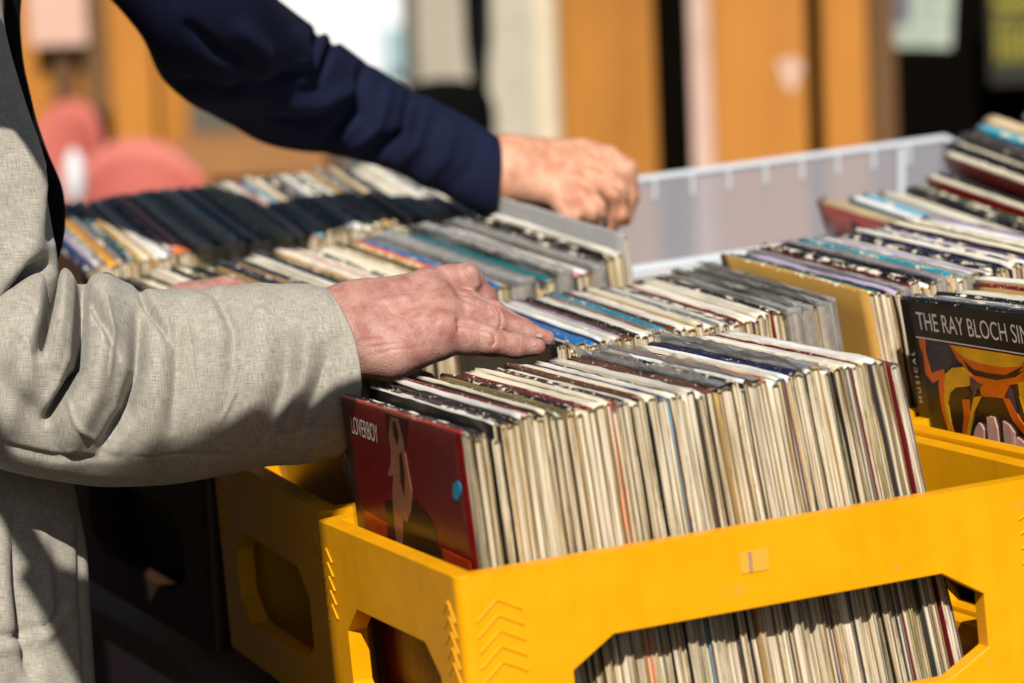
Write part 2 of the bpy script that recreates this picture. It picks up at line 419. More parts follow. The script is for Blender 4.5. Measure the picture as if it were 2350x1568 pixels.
# added unseen roof cutting sky light, front edge clear of the sun's path
cn = empty('stall_canopy', (0, 0, GZ)); tag(cn, 'dark canvas stall roof on four grey poles above the crates', 'canopy')
mb = MB(); mb.add([(-1.05, .5, 1.36 - GZ), (2.6, .5, 1.36 - GZ), (2.6, 2.9, 1.55 - GZ), (-1.05, 2.9, 1.55 - GZ), (-1.05, .5, 1.366 - GZ), (2.6, .5, 1.366 - GZ), (2.6, 2.9, 1.556 - GZ), (-1.05, 2.9, 1.556 - GZ)], [(0, 3, 2, 1), (4, 5, 6, 7), (0, 1, 5, 4), (1, 2, 6, 5), (2, 3, 7, 6), (3, 0, 4, 7)])
mb.build('roof', [M_canvas], cn)
mb = MB(); mb.box((-1.056, .55, .35), (-1.051, 2.88, 1.36 - GZ)); mb.build('side_curtain', [M_canvas], cn)
for x in (-1.03, 2.58):
    for y in (.53, 2.86):
        mb = MB(); mb.box((x - .016, y - .016, 0), (x + .016, y + .016, 1.355 - GZ + (.185 if y > 1 else 0))); mb.build('pole', [M_pole], cn)

# ------------------------------------------------------------------ record sleeves
PAL = {
    'cream': lin(238, 226, 200), 'white': lin(246, 243, 236), 'off-white': lin(226, 220, 205), 'black': lin(22, 20, 22),
    'charcoal': lin(52, 50, 52), 'navy': lin(28, 32, 72), 'dark blue': lin(30, 60, 110), 'bright blue': lin(20, 110, 180),
    'sky blue': lin(120, 190, 220), 'teal': lin(15, 110, 120), 'turquoise': lin(20, 160, 190), 'green': lin(60, 85, 50),
    'lime': lin(190, 195, 70), 'olive': lin(110, 100, 60), 'brown': lin(95, 55, 38), 'maroon': lin(110, 25, 32),
    'red': lin(200, 50, 40), 'orange': lin(238, 110, 50), 'amber': lin(236, 160, 45), 'pink': lin(226, 130, 150),
    'magenta': lin(225, 30, 130), 'purple': lin(84, 66, 130), 'lilac': lin(190, 175, 205), 'grey': lin(130, 130, 130),
    'pale grey': lin(180, 180, 178), 'tan': lin(200, 160, 100), 'ochre': lin(214, 165, 74), 'beige': lin(214, 190, 150),
}
EDGES = [(a_, b_ * .97, c_ * .84) for a_, b_, c_ in [lin(214, 182, 128), lin(186, 150, 92), lin(222, 190, 140), lin(226, 206, 168), lin(236, 224, 196), lin(224, 204, 164), lin(212, 186, 138), lin(240, 232, 214), lin(200, 170, 118), lin(230, 214, 184), lin(196, 192, 178), lin(242, 228, 200), lin(150, 128, 86)]]

def sleeve_mesh(t, h, w, spine, edge, cover, rng, rough=1.0, flat=False):
    rr = min(t * .48, .0026); zs = [0, .10, .19, .245, .285, h - rr]
    prof = [(0, z) for z in zs] + [(.12 * t, h - .3 * rr), (.36 * t, h), (.64 * t, h), (.88 * t, h - .3 * rr)] + [(t, z) for z in reversed(zs)]
    npf = len(prof); ny = 15
    ys = np.linspace(0, w, ny); bow = rng.normal(0, .0005 * rough); wav = rng.normal(0, .00014 * rough, ny); zz = rng.normal(0, .00022 * rough, (ny, npf))
    V = []
    for j, y in enumerate(ys):
        k = math.sin(math.pi * y / w)
        for i, (x, z) in enumerate(prof):
            top = z > h - rr - 1e-6
            dz = zz[j, i] * (1.6 if top else 0)
            if top and j in (0, ny - 1): dz -= abs(rng.normal(0, .0016 * rough))
            dy = 0
            if j == 0: dy = rng.normal(0, .0007 * rough)
            V.append((x + (bow * k + wav[j]) * (z / h), y + dy, z + dz))
    Fc, mi = [], []
    for j in range(ny - 1):
        for i in range(npf - 1):
            a = j * npf + i; Fc.append((a, a + npf, a + npf + 1, a + 1))
            mi.append(1 if prof[i][1] >= h - rr - 1e-6 and prof[i + 1][1] >= h - rr - 1e-6 else 0)
    bd = min(.0011, t * .24)
    for end in (0, 1):
        b0 = (0 if end == 0 else (ny - 1) * npf)
        n0 = len(V); rec = .005 if end == 0 else -.004
        inner = []
        for i, (x, z) in enumerate(prof):
            xi = bd + (t - 2 * bd) * x / t; zi = z if z < h - rr - 1e-6 else h - rr * .6 - bd * .9 + (z - h) * .4
            inner.append((xi + wav[0 if end == 0 else -1] * z / h, zi))
        for x, z in inner: V.append((x, ys[0 if end == 0 else -1] + rng.normal(0, .0004), z))
        n1 = len(V)
        for x, z in inner: V.append((x, ys[0 if end == 0 else -1] + rec * .5, z))
        for i in range(npf - 1):
            q = (b0 + i, b0 + i + 1, n0 + i + 1, n0 + i); q2 = (n0 + i, n0 + i + 1, n1 + i + 1, n1 + i)
            if end: q, q2 = tuple(reversed(q)), tuple(reversed(q2))
            Fc.append(q); mi.append(2); Fc.append(q2); mi.append(2)
        for i in range(npf // 2):
            q = (n1 + i, n1 + i + 1, n1 + npf - 2 - i, n1 + npf - 1 - i)
            if len(set(q)) < 4: continue
            Fc.append(q if end == 0 else tuple(reversed(q))); mi.append(3)
    me = bpy.data.meshes.new('record_sleeve')
    me.from_pydata(V, [], Fc); me.update()
    for m in SM: me.materials.append(m)
    me.polygons.foreach_set('material_index', np.array(mi, dtype=np.int32))
    ca = me.color_attributes.new('Col', 'FLOAT_COLOR', 'CORNER')
    cols = {0: cover, 1: spine, 2: edge, 3: edge}
    arr = np.ones((len(me.loops), 4), dtype=np.float32)
    for p, k in zip(me.polygons, mi):
        arr[p.loop_start:p.loop_start + p.loop_total, :3] = cols[k]
    ca.data.foreach_set('color', arr.ravel())
    sm = np.array([k in (0, 1) for k in mi]); me.polygons.foreach_set('use_smooth', sm)
    return me

def bag_mesh(t, h, w, rng, flap=.02, closed=True):
    """thin clear bag around a sleeve, its loose mouth standing up unevenly"""
    g = .0009; nx = 22; V = []; Fc = []; ph_ = rng.uniform(0, 6)
    top = [h + flap * (.25 + .75 * abs(math.sin(k * .33 + ph_) * .7 + rng.normal(0, .10))) * math.sin(math.pi * (k + 1) / (nx + 2)) ** .4 for k in range(nx)]
    rows = [0, .1, .2, .27, h * .985, h + .0008, None]
    for k in range(nx):
        y = (-.006 if closed else .002) + (w + (.009 if closed else .001)) * k / (nx - 1)
        for r_, z in enumerate(rows):
            sway = rng.normal(0, .0003) + (0 if z is not None else -.003 + .0025 * math.sin(k * .5) - .005 * flap / .02)
            V.append((-g + sway, y, z if z is not None else top[k]))
        for r_, z in enumerate(reversed(rows[:-1])):
            V.append((t + g + rng.normal(0, .0005), y, z if z < h + .0005 else h + .001 + rng.normal(0, .0004)))
    n = len(rows) * 2 - 1
    for k in range(nx - 1):
        for i in range(len(rows) - 1): a = k * n + i; Fc.append((a, a + n, a + n + 1, a + 1))
        a = k * n + 5; b_ = k * n + len(rows); Fc.append((a, a + n, b_ + n, b_))
        for i in range(len(rows), n - 1): a = k * n + i; Fc.append((a, a + n, a + n + 1, a + 1))
    # folded front edge of the bag
    for i in range(5 if closed else 0):
        Fc.append((i, i + 1, n - 2 - i, n - 1 - i))
    return V, Fc

ORD = ['first', 'second', 'third', 'fourth', 'fifth', 'sixth', 'seventh', 'eighth', 'ninth', 'tenth', 'eleventh', 'twelfth', 'thirteenth', 'fourteenth', 'fifteenth', 'sixteenth', 'seventeenth', 'eighteenth', 'nineteenth', 'twentieth']
def ordinal(n):
    if n <= 20: return ORD[max(n, 1) - 1]
    tens = ['', '', 'twent', 'thirt', 'fort', 'fift', 'sixt', 'sevent'][n // 10]
    return tens + 'ieth' if n % 10 == 0 else tens + 'y-' + ORD[n % 10 - 1]

NREC = 0
def place(A, ax, s, t, lean, col, label, group, rng, plastic_=False, lift=0, back=0, edge=None, cover=None, h=.315, w=.315, flap=.02, yaw=0, rough=1.0):
    """sleeve whose top left-front corner is A + s along the row"""
    global NREC; NREC += 1
    ua, ub, uz = ax
    th = math.radians(lean); zz = uz * math.cos(th) - ua * math.sin(th); n = ua * math.cos(th) + uz * math.sin(th)
    if yaw:
        cy, sy = math.cos(math.radians(yaw)), math.sin(math.radians(yaw)); n, ub = n * cy + ub * sy, ub * cy - n * sy
    top = np.array(A) + ua * s + uz * lift + ub * back
    O = top - zz * h
    e = edge if edge is not None else EDGES[rng.integers(len(EDGES))]
    if isinstance(e, str): e = PAL[e]
    sp = PAL[col] if isinstance(col, str) else col
    cv = cover if cover is not None else (PAL[['black', 'brown', 'charcoal', 'black', 'cream', 'tan', 'olive', 'maroon', 'tan', 'charcoal'][rng.integers(10)]] if label.count('topped') else sp)
    if isinstance(cv, str): cv = PAL[cv]
    sp = tuple(np.clip(np.array(sp) * rng.uniform(.8, 1.12), 0, .9)); e = tuple(np.clip(np.array(e) * rng.choice([.32, .55, .75, .9, 1., 1.06], p=[.08, .13, .2, .25, .2, .14]), 0, .9))
    me = sleeve_mesh(t, h, w, sp, e, cv, rng, rough)
    o = bpy.data.objects.new('record_sleeve', me); SC.collection.objects.link(o)
    o.matrix_world = m4(O, (n, ub, zz))
    tag(o, label, 'record', group)
    if plastic_:
        V, Fc = bag_mesh(t, h, w, rng, flap, 'front' not in group)
        new_obj('plastic_bag', V, Fc, M_plas, o, True)
    return o

rng = np.random.default_rng(11)
def row(A, ax, items, s0, s1, lean0, lean1, group, land, h=.315, jit=.0035, yj=.004, start=1, rev=None):
    """items: (colour, weight, plastic, lift) from left to right; fills the row from s0 to s1"""
    items = [(i[0], i[1] * rng.uniform(.68, 1.4), *i[2:]) for i in items]; tot = sum(i[1] for i in items); s = s0; n = len(items); k = (s1 - s0) / tot; out = []
    for i, it in enumerate(items):
        t = it[1] * k; u = i / max(1, n - 1); lean = lean0 + (lean1 - lean0) * u
        pl = bool(it[2]) if len(it) > 2 else False; lf = it[3] if len(it) > 3 else 0
        ex = it[4] if len(it) > 4 else {}
        name = it[0]
        nn = i + start if rev is None else rev + n - i
        lab = f"{'bagged ' if pl else ''}{name}-topped sleeve, {ordinal(nn)} {land}"
        o = place(A, ax, s, t * math.cos(math.radians(lean)) * .955, lean, name, ex.pop('label', lab), group, rng, pl, lf + rng.normal(0, jit) * .7, rng.normal(0, yj), **ex)
        out.append(o); s += t
    return out

W_ = ['white', 'cream', 'off-white', 'cream', 'white', 'black', 'charcoal', 'brown', 'navy', 'cream', 'off-white', 'grey', 'maroon', 'beige']
def filler(n, pool, w0=.8, w1=1.4, pp=.0):
    return [(pool[rng.integers(len(pool))], rng.uniform(w0, w1), rng.uniform() < pp) for _ in range(n)]

# --- front crate
fx = frame(0, .6, .35); A1 = (.031, .033, .119)
items = [('red', .75, False, 0, dict(cover=lin(108, 1, 3), edge='white', rough=.3, label='glossy red cover with white lettering at the left end of the front crate')),
         ('black', .8, False, -.004), ('black', .9, False, -.006), ('charcoal', .7, False, -.007), ('black', .8, False, -.008), ('black', .8, False, -.006),
         ('white', .6, False, .003, dict(cover='black')), ('black', .9, False, .004, dict(cover='black')), ('charcoal', .9, False, 0), ('black', .8), ('white', 1.3, False, .002), ('maroon', .8), ('black', 1.1), ('cream', .8),
         ('charcoal', 1.), ('green', .9), ('olive', 1.), ('black', .8), ('white', .8), ('maroon', 1.1, False, .003), ('cream', 1.2, False, .003), ('cream', 1.0, False, .002), ('purple', .7), ('brown', 1.), ('charcoal', .9),
         ('cream', 1.1), ('brown', .9, False, .002), ('cream', 1.1), ('dark blue', 1.), ('navy', .9), ('white', 1.), ('charcoal', .9), ('cream', 1.), ('off-white', .9), ('white', .9), ('white', 1.),
         ('brown', .9), ('black', 1.1), ('charcoal', 1.4, True, .002, dict(flap=.035)), ('black', .9), ('cream', .9), ('white', .9), ('brown', 1.), ('charcoal', 1.1, True, 0, dict(flap=.02)), ('orange', .8), ('white', 1.), ('cream', .9),
         ('sky blue', 1.0), ('white', .9), ('navy', 1.2, False, .003), ('white', 1., True, .002, dict(flap=.02)), ('pale grey', 1.3, True, .003, dict(flap=.012)), ('cream', .9), ('pale grey', 1.2, True, .002, dict(flap=.01)), ('beige', .9), ('cream', .8),
         ('white', .9), ('off-white', .9), ('maroon', .7, False, .001), ('cream', .9), ('cream', .9), ('white', .8), ('cream', .9), ('beige', .8), ('maroon', .9, False, -.001, dict(cover='maroon', edge='off-white')), ('navy', .8, False, -.002, dict(cover='lilac', edge='pale grey'))]
for i, (q, e_) in enumerate(((29, 'sky blue'), (40, 'charcoal'), (47, 'purple'), (52, 'teal'), (21, 'orange'), (13, 'brown'), (33, 'charcoal'), (56, 'grey'))):
    it = list(items[q]);
    while len(it) < 5: it.append([False, 0, {}][len(it) - 2])
    it[4] = dict(it[4], edge=e_); items[q] = tuple(it)
front = row(A1, fx, items, 0, .421, 1.8, 8.2, 'records in the front yellow crate', 'from the red cover in the front crate')
red = front[0]

# --- crate behind, under the hand
A2 = np.array((.342, .46, .1175)); f2 = frame(A2, -1.3, 2.6)
items = [('black', .7, False, 0, dict(cover='black')), ('black', .6), ('charcoal', .6), ('black', .6), ('cream', .5), ('bright blue', 1.2), ('white', .7), ('bright blue', 1.2), ('white', 1.2), ('white', 1.0), ('off-white', .9), ('lilac', .9), ('brown', 1.1), ('black', .8), ('white', 1.), ('cream', .9), ('grey', .9), ('turquoise', .6), ('white', .9), ('brown', .7),
         ('white', 1.1), ('white', 1.1), ('cream', 1.1), ('white', 1.), ('off-white', .9), ('grey', .9), ('white', .9), ('black', 1.3), ('charcoal', .9), ('maroon', .7), ('cream', 1.), ('white', .9), ('cream', .9), ('off-white', 1.), ('black', 1.4, False, .004), ('white', 1.1, False, .003), ('pale grey', 1.4, True, .003, dict(flap=.012)), ('beige', 1., True, .002, dict(flap=.01)), ('grey', 1.2, True, .004, dict(flap=.015)), ('brown', 1.), ('grey', 1.3, True, .005, dict(flap=.014)), ('tan', 1., True, .004, dict(flap=.015))]
row(A2, f2, items, -.052, .250, 2, 5, 'records in the crate under the hand', 'right of the fingertips, behind the front crate')
row(A2, f2, filler(9, ['black', 'charcoal', 'navy', 'brown', 'black']), -.30, -.225, 14, 12, 'records in the crate under the hand', 'from the cuff in the shaded gap')
row(A2 + np.array((0, 0, -.035)), f2, [('black', 1), ('charcoal', 1), ('black', 1), ('amber', 1, False, .022), ('black', 1)], -.215, -.17, 13, 9, 'records in the crate under the hand', 'low in the gap beneath the palm')

# --- third row, bagged records
A3 = np.array((.402, .84, .139)); f3 = frame(A3, 9.4, 7.7)
items = [('cream', .8), ('off-white', .9), ('charcoal', .8), ('navy', .8), ('black', .9), ('cream', 1.), ('white', .8), ('pink', .9), ('cream', 1.), ('navy', .8), ('black', .9), ('cream', 1.2), ('off-white', 1.2), ('beige', .9), ('olive', 1.1), ('tan', .8), ('orange', 1.), ('bright blue', 1.1), ('cream', 1.4),
         ('grey', 2.6, True, .004, dict(flap=.008)), ('lilac', .6), ('charcoal', 1.5), ('teal', .9), ('grey', 2.4, True, .006, dict(flap=.008)), ('cream', 1.1), ('pink', .9), ('white', .9), ('grey', 1.6, True, .008, dict(flap=.008)), ('charcoal', 1.2, False, .012), ('black', 1.4, False, .014), ('white', 1.1, False, .018), ('pale grey', 1.0, False, .034, dict(cover='pale grey', edge='off-white'))]
row(A3, f3, items, -.18, .142, 3, 7, 'records below the navy arm', 'from the right end of the third row', rev=0)
row(A3, f3, filler(19, ['black', 'navy', 'charcoal', 'brown', 'olive', 'black', 'cream', 'charcoal'], .9, 1.4), -.345, -.182, 2, 3, 'records below the navy arm', 'from the right end of the third row', rev=32)

# --- fourth row, far left
A4 = np.array((.093, 1.25, .185)); f4 = frame(A4, -.8, 9.6)
items = [('navy', 1.), ('dark blue', .9), ('lilac', 1.), ('grey', 1.), ('amber', 1.1), ('grey', .9), ('charcoal', 1.), ('teal', 1.), ('ochre', .7), ('cream', 1.), ('off-white', 1.2), ('white', 1.), ('purple', .6), ('orange', 1.4), ('red', 1.), ('olive', .6), ('cream', 1.5), ('white', 1.), ('green', 1.), ('beige', .9), ('off-white', 1.), ('sky blue', .8), ('dark blue', 1.), ('cream', 1.), ('olive', 1.2), ('grey', 1.),
         ('lime', 1.2), ('cream', 1.), ('white', 1.3), ('off-white', 1.), ('pink', .7), ('dark blue', 1.), ('sky blue', .7), ('beige', 1.1), ('cream', 1.), ('olive', .9), ('charcoal', 1.), ('grey', 1.), ('white', 1.3), ('charcoal', 1.), ('green', .7), ('white', 1.2), ('tan', .9), ('grey', 1.3), ('cream', 1.), ('beige', .8), ('navy', 1.1), ('charcoal', 1.), ('off-white', 1.3), ('cream', 1.), ('white', 1.2), ('grey', 1.1), ('cream', 1.2), ('tan', 1.)]
row(A4, f4, items, -.075, .42, 3, 7, 'records in the farthest row', 'from the linen jacket in the farthest row', jit=.002, yj=.007)

# --- right-hand column: plain ochre cover first
A5 = np.array((.625, .43, .124)); f5 = frame(A5, 3.6, 4.2, 2.4)
items = [('ochre', .9, False, .001, dict(cover=lin(216, 168, 84), edge='tan', rough=.3, label='plain ochre cover facing the gap beside the bagged records')), ('teal', 1., False, .001), ('black', .8), ('tan', .8), ('lilac', 1.), ('pale grey', 1.1, True, .001, dict(flap=.01)), ('beige', .9), ('black', 1.5, False, .004), ('cream', .8), ('white', .8), ('black', 1.), ('purple', 1.1, True, .003, dict(flap=.01)), ('cream', .8), ('turquoise', 1.0, False, .004), ('white', .9), ('pale grey', 1.2, True, .002, dict(flap=.008)), ('white', .9), ('lilac', 1.2), ('black', .9), ('white', 1.), ('black', .8), ('navy', .9), ('brown', .8), ('white', .9), ('pale grey', .9), ('black', 1.2), ('white', .9), ('purple', .8), ('black', 1.1), ('cream', .8), ('white', .9), ('charcoal', 1.), ('cream', .9), ('black', 1.2), ('sky blue', .7), ('white', .8), ('lilac', .9), ('black', .9)]
row(A5, f5, items, 0, .27, 6.5, 3.5, 'records in the right-hand crate', 'behind the plain ochre cover', jit=.003, start=0)

# --- crate with the black lettered cover
A6 = np.array((.652, .053, .1215)); f6 = frame(A6, 4.9, .5, 1)
items = [('black', 1.2, False, .001, dict(cover=lin(9, 8, 8), edge='black', rough=.25, label='shrink-wrapped black cover with white lettering and orange swirl art')), ('charcoal', 1.), ('grey', 1.1), ('black', .9), ('white', .9), ('black', .9), ('magenta', 1., False, .002), ('white', .9), ('brown', .8), ('cream', .9), ('ochre', 1.), ('off-white', .9), ('maroon', .9, False, .008), ('white', 1.2, False, .01), ('cream', 1.), ('black', 1.)]
r6 = row(A6, f6, items, 0, .115, 4.8, 3, 'records in the crate at the right edge', 'behind the lettered black cover', jit=.003, start=0)
blackc = r6[0]

# --- tall stack at the far right: each placed by its own back corner, climbing to the right
LAST = []; PREV = []
def lone(bl, fl, yb, t, col, label, lean=8, cover=None, edge='cream', lift=0):
    global LAST
    B = on_y(bl[0], bl[1], yb); d = ray(*fl); o = CAM - B; a = d @ d; b_ = 2 * d @ o; c_ = o @ o - .315 ** 2; D = b_ * b_ - 4 * a * c_
    A = CAM + d * (-b_ - math.sqrt(max(D, 0))) / (2 * a)
    ub = (B - A); ub /= np.linalg.norm(ub); ua = np.cross(ub, (0, 0, 1)); ua /= np.linalg.norm(ua); uz = np.cross(ua, ub)
    LAST.append(place(A, (ua, ub, uz), 0, t, lean, col, label, 'tall records at the far right', rng, False, 0, 0, edge, cover, rough=.5))
for bl, sl_, yb, t, col, lab, ln, cov in (
    ((1872, 458), .31, 1.06, .014, 'beige', 'thick beige-spined cover with pink grid print leaning at the stack front', 16, lin(190, 84, 74)),
    ((1946, 450), .34, 1.08, .010, 'white', 'white sleeve beside the pink grid cover', 12, 'teal'),
    ((1975, 446), .34, 1.085, .009, 'sky blue', 'pale blue sleeve third along in the tall far stack', 12, None),
    ((2015, 438), .34, 1.09, .011, 'off-white', 'off-white sleeve left of the wide black one', 12, None),
    ((2075, 432), .34, 1.09, .014, 'black', 'wide black sleeve in front of the red ones', 12, None),
    ((2100, 425), .34, 1.10, .007, 'green', 'green-edged sleeve under the lower red one', 12, None),
    ((2122, 400), .34, 1.10, .007, 'cream', 'cream sleeve with a dark red face, lower of two', 16, lin(150, 30, 20)),
    ((2148, 398), .36, 1.11, .008, 'charcoal', 'charcoal sleeve between the two red ones', 16, None),
    ((2162, 350), .36, 1.11, .009, 'cream', 'thick brick-red boxed record with worn cream top', 20, lin(120, 32, 28)),
    ((2166, 332), .36, 1.13, .011, 'black', 'thick black sleeve above the brick-red box', 20, lin(20, 14, 12)),
    ((2196, 308), .36, 1.14, .012, 'charcoal', 'charcoal worn sleeve above the thick black one', 20, None),
    ((2236, 290), .33, 1.15, .012, 'turquoise', 'turquoise printed sleeve near the top of the far stack', 20, lin(20, 150, 180)),
    ((2252, 274), .33, 1.16, .018, 'beige', 'beige boxed record topping the far stack', 20, lin(190, 178, 150)),
    ((2345, 262), .33, 1.18, .012, 'sky blue', 'pale blue sleeve peeping at the very top right', 20, None)):
    lone(bl, (bl[0] + 300, bl[1] + 300 * sl_), yb, t, col, lab, ln, cov); PREV.append((bl, sl_, yb, ln))
for (a_, s_, yb, ln), (b_, s2, yb2, ln2), col in zip(PREV[3:], PREV[4:], ('cream', 'teal', None, 'maroon', None, 'black', 'cream', 'brown', 'off-white')):
    if col is None: continue
    m_ = ((a_[0] + b_[0]) / 2, (a_[1] + b_[1]) / 2 + 3)
    lone(m_, (m_[0] + 300, m_[1] + 300 * (s_ + s2) / 2), (yb + yb2) / 2, .005, col, f'thin {col} sleeve wedged in the tall far stack', (ln + ln2) / 2, None)

def flat_poly(mb, pts, off, m):
    n = len(pts); mb.add([(-off, y, z) for y, z in pts] + [(0.0002, y, z) for y, z in pts], [tuple(range(n))] + [(i, i + n, (i + 1) % n + n, (i + 1) % n) for i in range(n)], m)
GM = [mat('grid_red', lin(214, 92, 70), .4), mat('grid_pink', lin(206, 120, 120), .4), mat('grid_plum', lin(96, 48, 74), .4)]
mb = MB()
for i in range(9):
    for j in range(4):
        y_, z_ = .285 - i * .024, .300 - j * .024; k_ = (i * 7 + j * 5) % 3
        flat_poly(mb, [(y_, z_), (y_ - .019, z_), (y_ - .019, z_ - .019), (y_, z_ - .019)], .0006, k_)
mb.build('cover_art', GM, LAST[0])

# --- printed covers: art, lettering, stickers (all thin sheets lying on the cover face)
def flat_poly(mb, pts, off, m):
    n = len(pts); mb.add([(-off, y, z) for y, z in pts] + [(0.0002, y, z) for y, z in pts], [tuple(range(n))] + [(i, i + n, (i + 1) % n + n, (i + 1) % n) for i in range(n)], m)

def text_part(name, txt, parent, y, z, size, sx, m, rot=0, off=.0006):
    cu = bpy.data.curves.new(name, 'FONT'); cu.body = txt; cu.size = size
    to = bpy.data.objects.new(name, cu); SC.collection.objects.link(to)
    bpy.context.view_layer.update()
    me = bpy.data.meshes.new_from_object(to.evaluated_get(bpy.context.evaluated_depsgraph_get()))
    bpy.data.objects.remove(to)
    # text x runs from the back corner to the front (towards -y), text y is up
    Mx = Matrix(((0, 0, -1, -off), (-1, 0, 0, y), (0, 1, 0, z), (0, 0, 0, 1))) @ Matrix.Rotation(rot, 4, 'Z') @ Matrix.Diagonal((sx, 1, 1, 1))
    me.transform(Mx); me.materials.clear(); me.materials.append(m)
    o = bpy.data.objects.new(name, me); SC.collection.objects.link(o); o.parent = parent
    return o

M_white = mat('white_ink', lin(232, 226, 214), .4)
M_pinkw = mat('pale_pink_ink', lin(240, 190, 180), .4)
def art_mat(n, c, rough=.28): return noisy(n, lin(*c), rough, .3, 25, (1, 1, 1))
H_ = .315
# black cover
AM = [art_mat('art_brown', (34, 27, 20)), art_mat('art_purple', (60, 44, 72)), art_mat('art_moss', (66, 66, 58)), art_mat('art_orange', (226, 104, 14)), art_mat('art_yellow', (238, 180, 24)), art_mat('art_black', (14, 11, 10)), art_mat('art_pink', (236, 180, 164))]
def uv6(p):
    zy = p[1] - 60 - .15 * (p[0] - 120); u = ((p[0] - 120) - .2 * zy) / 1360; v = zy / 2660
    return (H_ * (1 - u), H_ * (1 - v) - .001)
ART = [(0, [(220, 92), (1560, 300), (1560, 625), (262, 400)]),
       (1, [(350, 430), (540, 470), (600, 640), (500, 690), (420, 730), (370, 620)]),
       (2, [(430, 480), (530, 490), (560, 640), (520, 700), (460, 600)]),
       (3, [(290, 420), (340, 430), (350, 560), (400, 730), (500, 690), (500, 760), (420, 820), (360, 740), (330, 560), (300, 480)]),
       (3, [(530, 475), (1130, 575), (1100, 680), (960, 745), (840, 720), (700, 690), (600, 610)]),
       (4, [(548, 482), (1100, 572), (1062, 652), (940, 662), (800, 640), (680, 600), (590, 540)]),
       (3, [(640, 640), (720, 740), (900, 775), (1030, 745), (1150, 640), (1400, 760), (1150, 790), (1000, 810), (960, 930), (800, 920), (760, 800), (700, 740)]),
       (5, [(640, 600), (720, 685), (840, 716), (960, 728), (1085, 645), (1030, 745), (900, 775), (760, 742), (690, 690)]),
       (3, [(470, 780), (500, 760), (530, 1000), (600, 1250), (640, 1600), (590, 1600), (560, 1250), (500, 1050), (465, 830)]),
       (4, [(510, 740), (560, 680), (640, 670), (710, 740), (720, 820), (680, 840), (600, 850), (560, 900), (545, 1000), (590, 1240), (565, 1240), (520, 1000)]),
       (5, [(560, 900), (600, 852), (690, 850), (720, 900), (660, 960), (600, 1000), (562, 985)]),
       (3, [(655, 950), (705, 960), (715, 1100), (700, 1300), (670, 1300), (675, 1100)]), (4, [(740, 930), (800, 920), (745, 1080), (720, 1300), (700, 1300)]),
       (1, [(700, 740), (760, 820), (760, 900), (740, 940), (710, 820)]), (1, [(1000, 815), (1030, 900), (1075, 1100), (1040, 1090), (980, 930)]), (2, [(760, 800), (800, 815), (770, 860), (740, 850)]),
       (3, [(960, 930), (1005, 935), (1090, 1110), (1200, 1260), (1160, 1280), (1040, 1120)]), (4, [(1060, 790), (1200, 760), (1300, 900), (1080, 905)]), (4, [(1075, 905), (1110, 910), (1180, 1150), (1150, 1160)]),
       (6, [(790, 1155), (812, 1170), (832, 1215), (840, 1330), (752, 1320), (768, 1210)]), (6, [(850, 1100), (870, 1092), (902, 1100), (930, 1190), (955, 1370), (880, 1360), (862, 1220)]), (6, [(970, 1128), (1015, 1160), (1058, 1225), (1072, 1380), (1000, 1370), (980, 1230)]), (6, [(1078, 1262), (1110, 1285), (1150, 1330), (1160, 1400), (1072, 1395)])]
mb = MB()
for i, (m_, pts) in enumerate(ART): flat_poly(mb, [uv6(p) for p in pts], .0004 + .00008 * i, m_)
mb.build('cover_art', AM, blackc)
mb = MB(); flat_poly(mb, [uv6(p) for p in ((268, 404), (1560, 622), (1560, 630), (269, 412))], .0007, 0); mb.build('printed_line', [M_white], blackc)
y0, z0 = uv6((285, 338)); text_part('lettering', 'THE RAY BLOCH SIN', blackc, y0, z0, .0262, .80, M_white, math.radians(0), .0008)
y0, z0 = uv6((352, 1005)); text_part('spine_lettering', 'M U S I C A L', blackc, y0, z0, .0085, 1.1, M_white, math.radians(90), .0008)
V, Fc = bag_mesh(.0088, H_, H_, rng, .0)
V = [(x - (.0012 if x < .002 else 0), y, min(z, H_ + .0012)) for x, y, z in V]
new_obj('shrink_wrap', V, Fc, M_glossy, blackc, True)
# red cover
RM = [art_mat('art_flesh', (158, 104, 78)), art_mat('art_dark', (14, 8, 8)), art_mat('art_olive', (80, 52, 8)), art_mat('art_plum', (62, 24, 24)), mat('cyan_dot', lin(20, 150, 190), .4), art_mat('art_orange_red', (205, 70, 20))]
def uv1(p):
    zy = p[1] - 320 - .333 * (p[0] - 105); u = ((p[0] - 105) - .125 * zy) / 795; v = zy / 915 * .42
    return (H_ * (1 - u), H_ * (1 - v) - .001)
RA = [(5, [(262, 1105), (420, 1190), (420, 1330), (270, 1280)]), (1, [(408, 1035), (610, 1015), (680, 1100), (728, 1180), (750, 1300), (700, 1330), (420, 1200)]), (2, [(420, 1178), (560, 1240), (780, 1330), (780, 1420), (420, 1270)]), (1, [(420, 1275), (790, 1425), (800, 1500), (420, 1420)]),
      (3, [(415, 440), (570, 495), (560, 640), (540, 760), (480, 720), (435, 600)]),
      (0, [(458, 470), (500, 484), (522, 560), (540, 640), (556, 760), (588, 960), (584, 1090), (560, 1172), (532, 1150), (522, 1330), (484, 1320), (470, 1150), (462, 1000), (470, 860), (446, 868), (432, 852), (454, 790), (458, 700), (444, 600)]),
      (3, [(512, 720), (530, 700), (548, 860), (540, 1000), (520, 900)]), (3, [(470, 500), (494, 500), (512, 600), (500, 660), (476, 580)]), (5, [(780, 1330), (950, 1400), (960, 1500), (800, 1470)])]
mb = MB()
for i, (m_, pts) in enumerate(RA): flat_poly(mb, [uv1(p) for p in pts], .0004 + .0001 * i, m_)
mb.build('cover_art', RM, red)
mb = MB(); flat_poly(mb, [uv1((876 + 23 * math.cos(t), 948 + 60 * math.sin(t))) for t in np.linspace(0, 2 * math.pi, 20, endpoint=False)], .0014, 4); mb.build('sticker', RM, red)
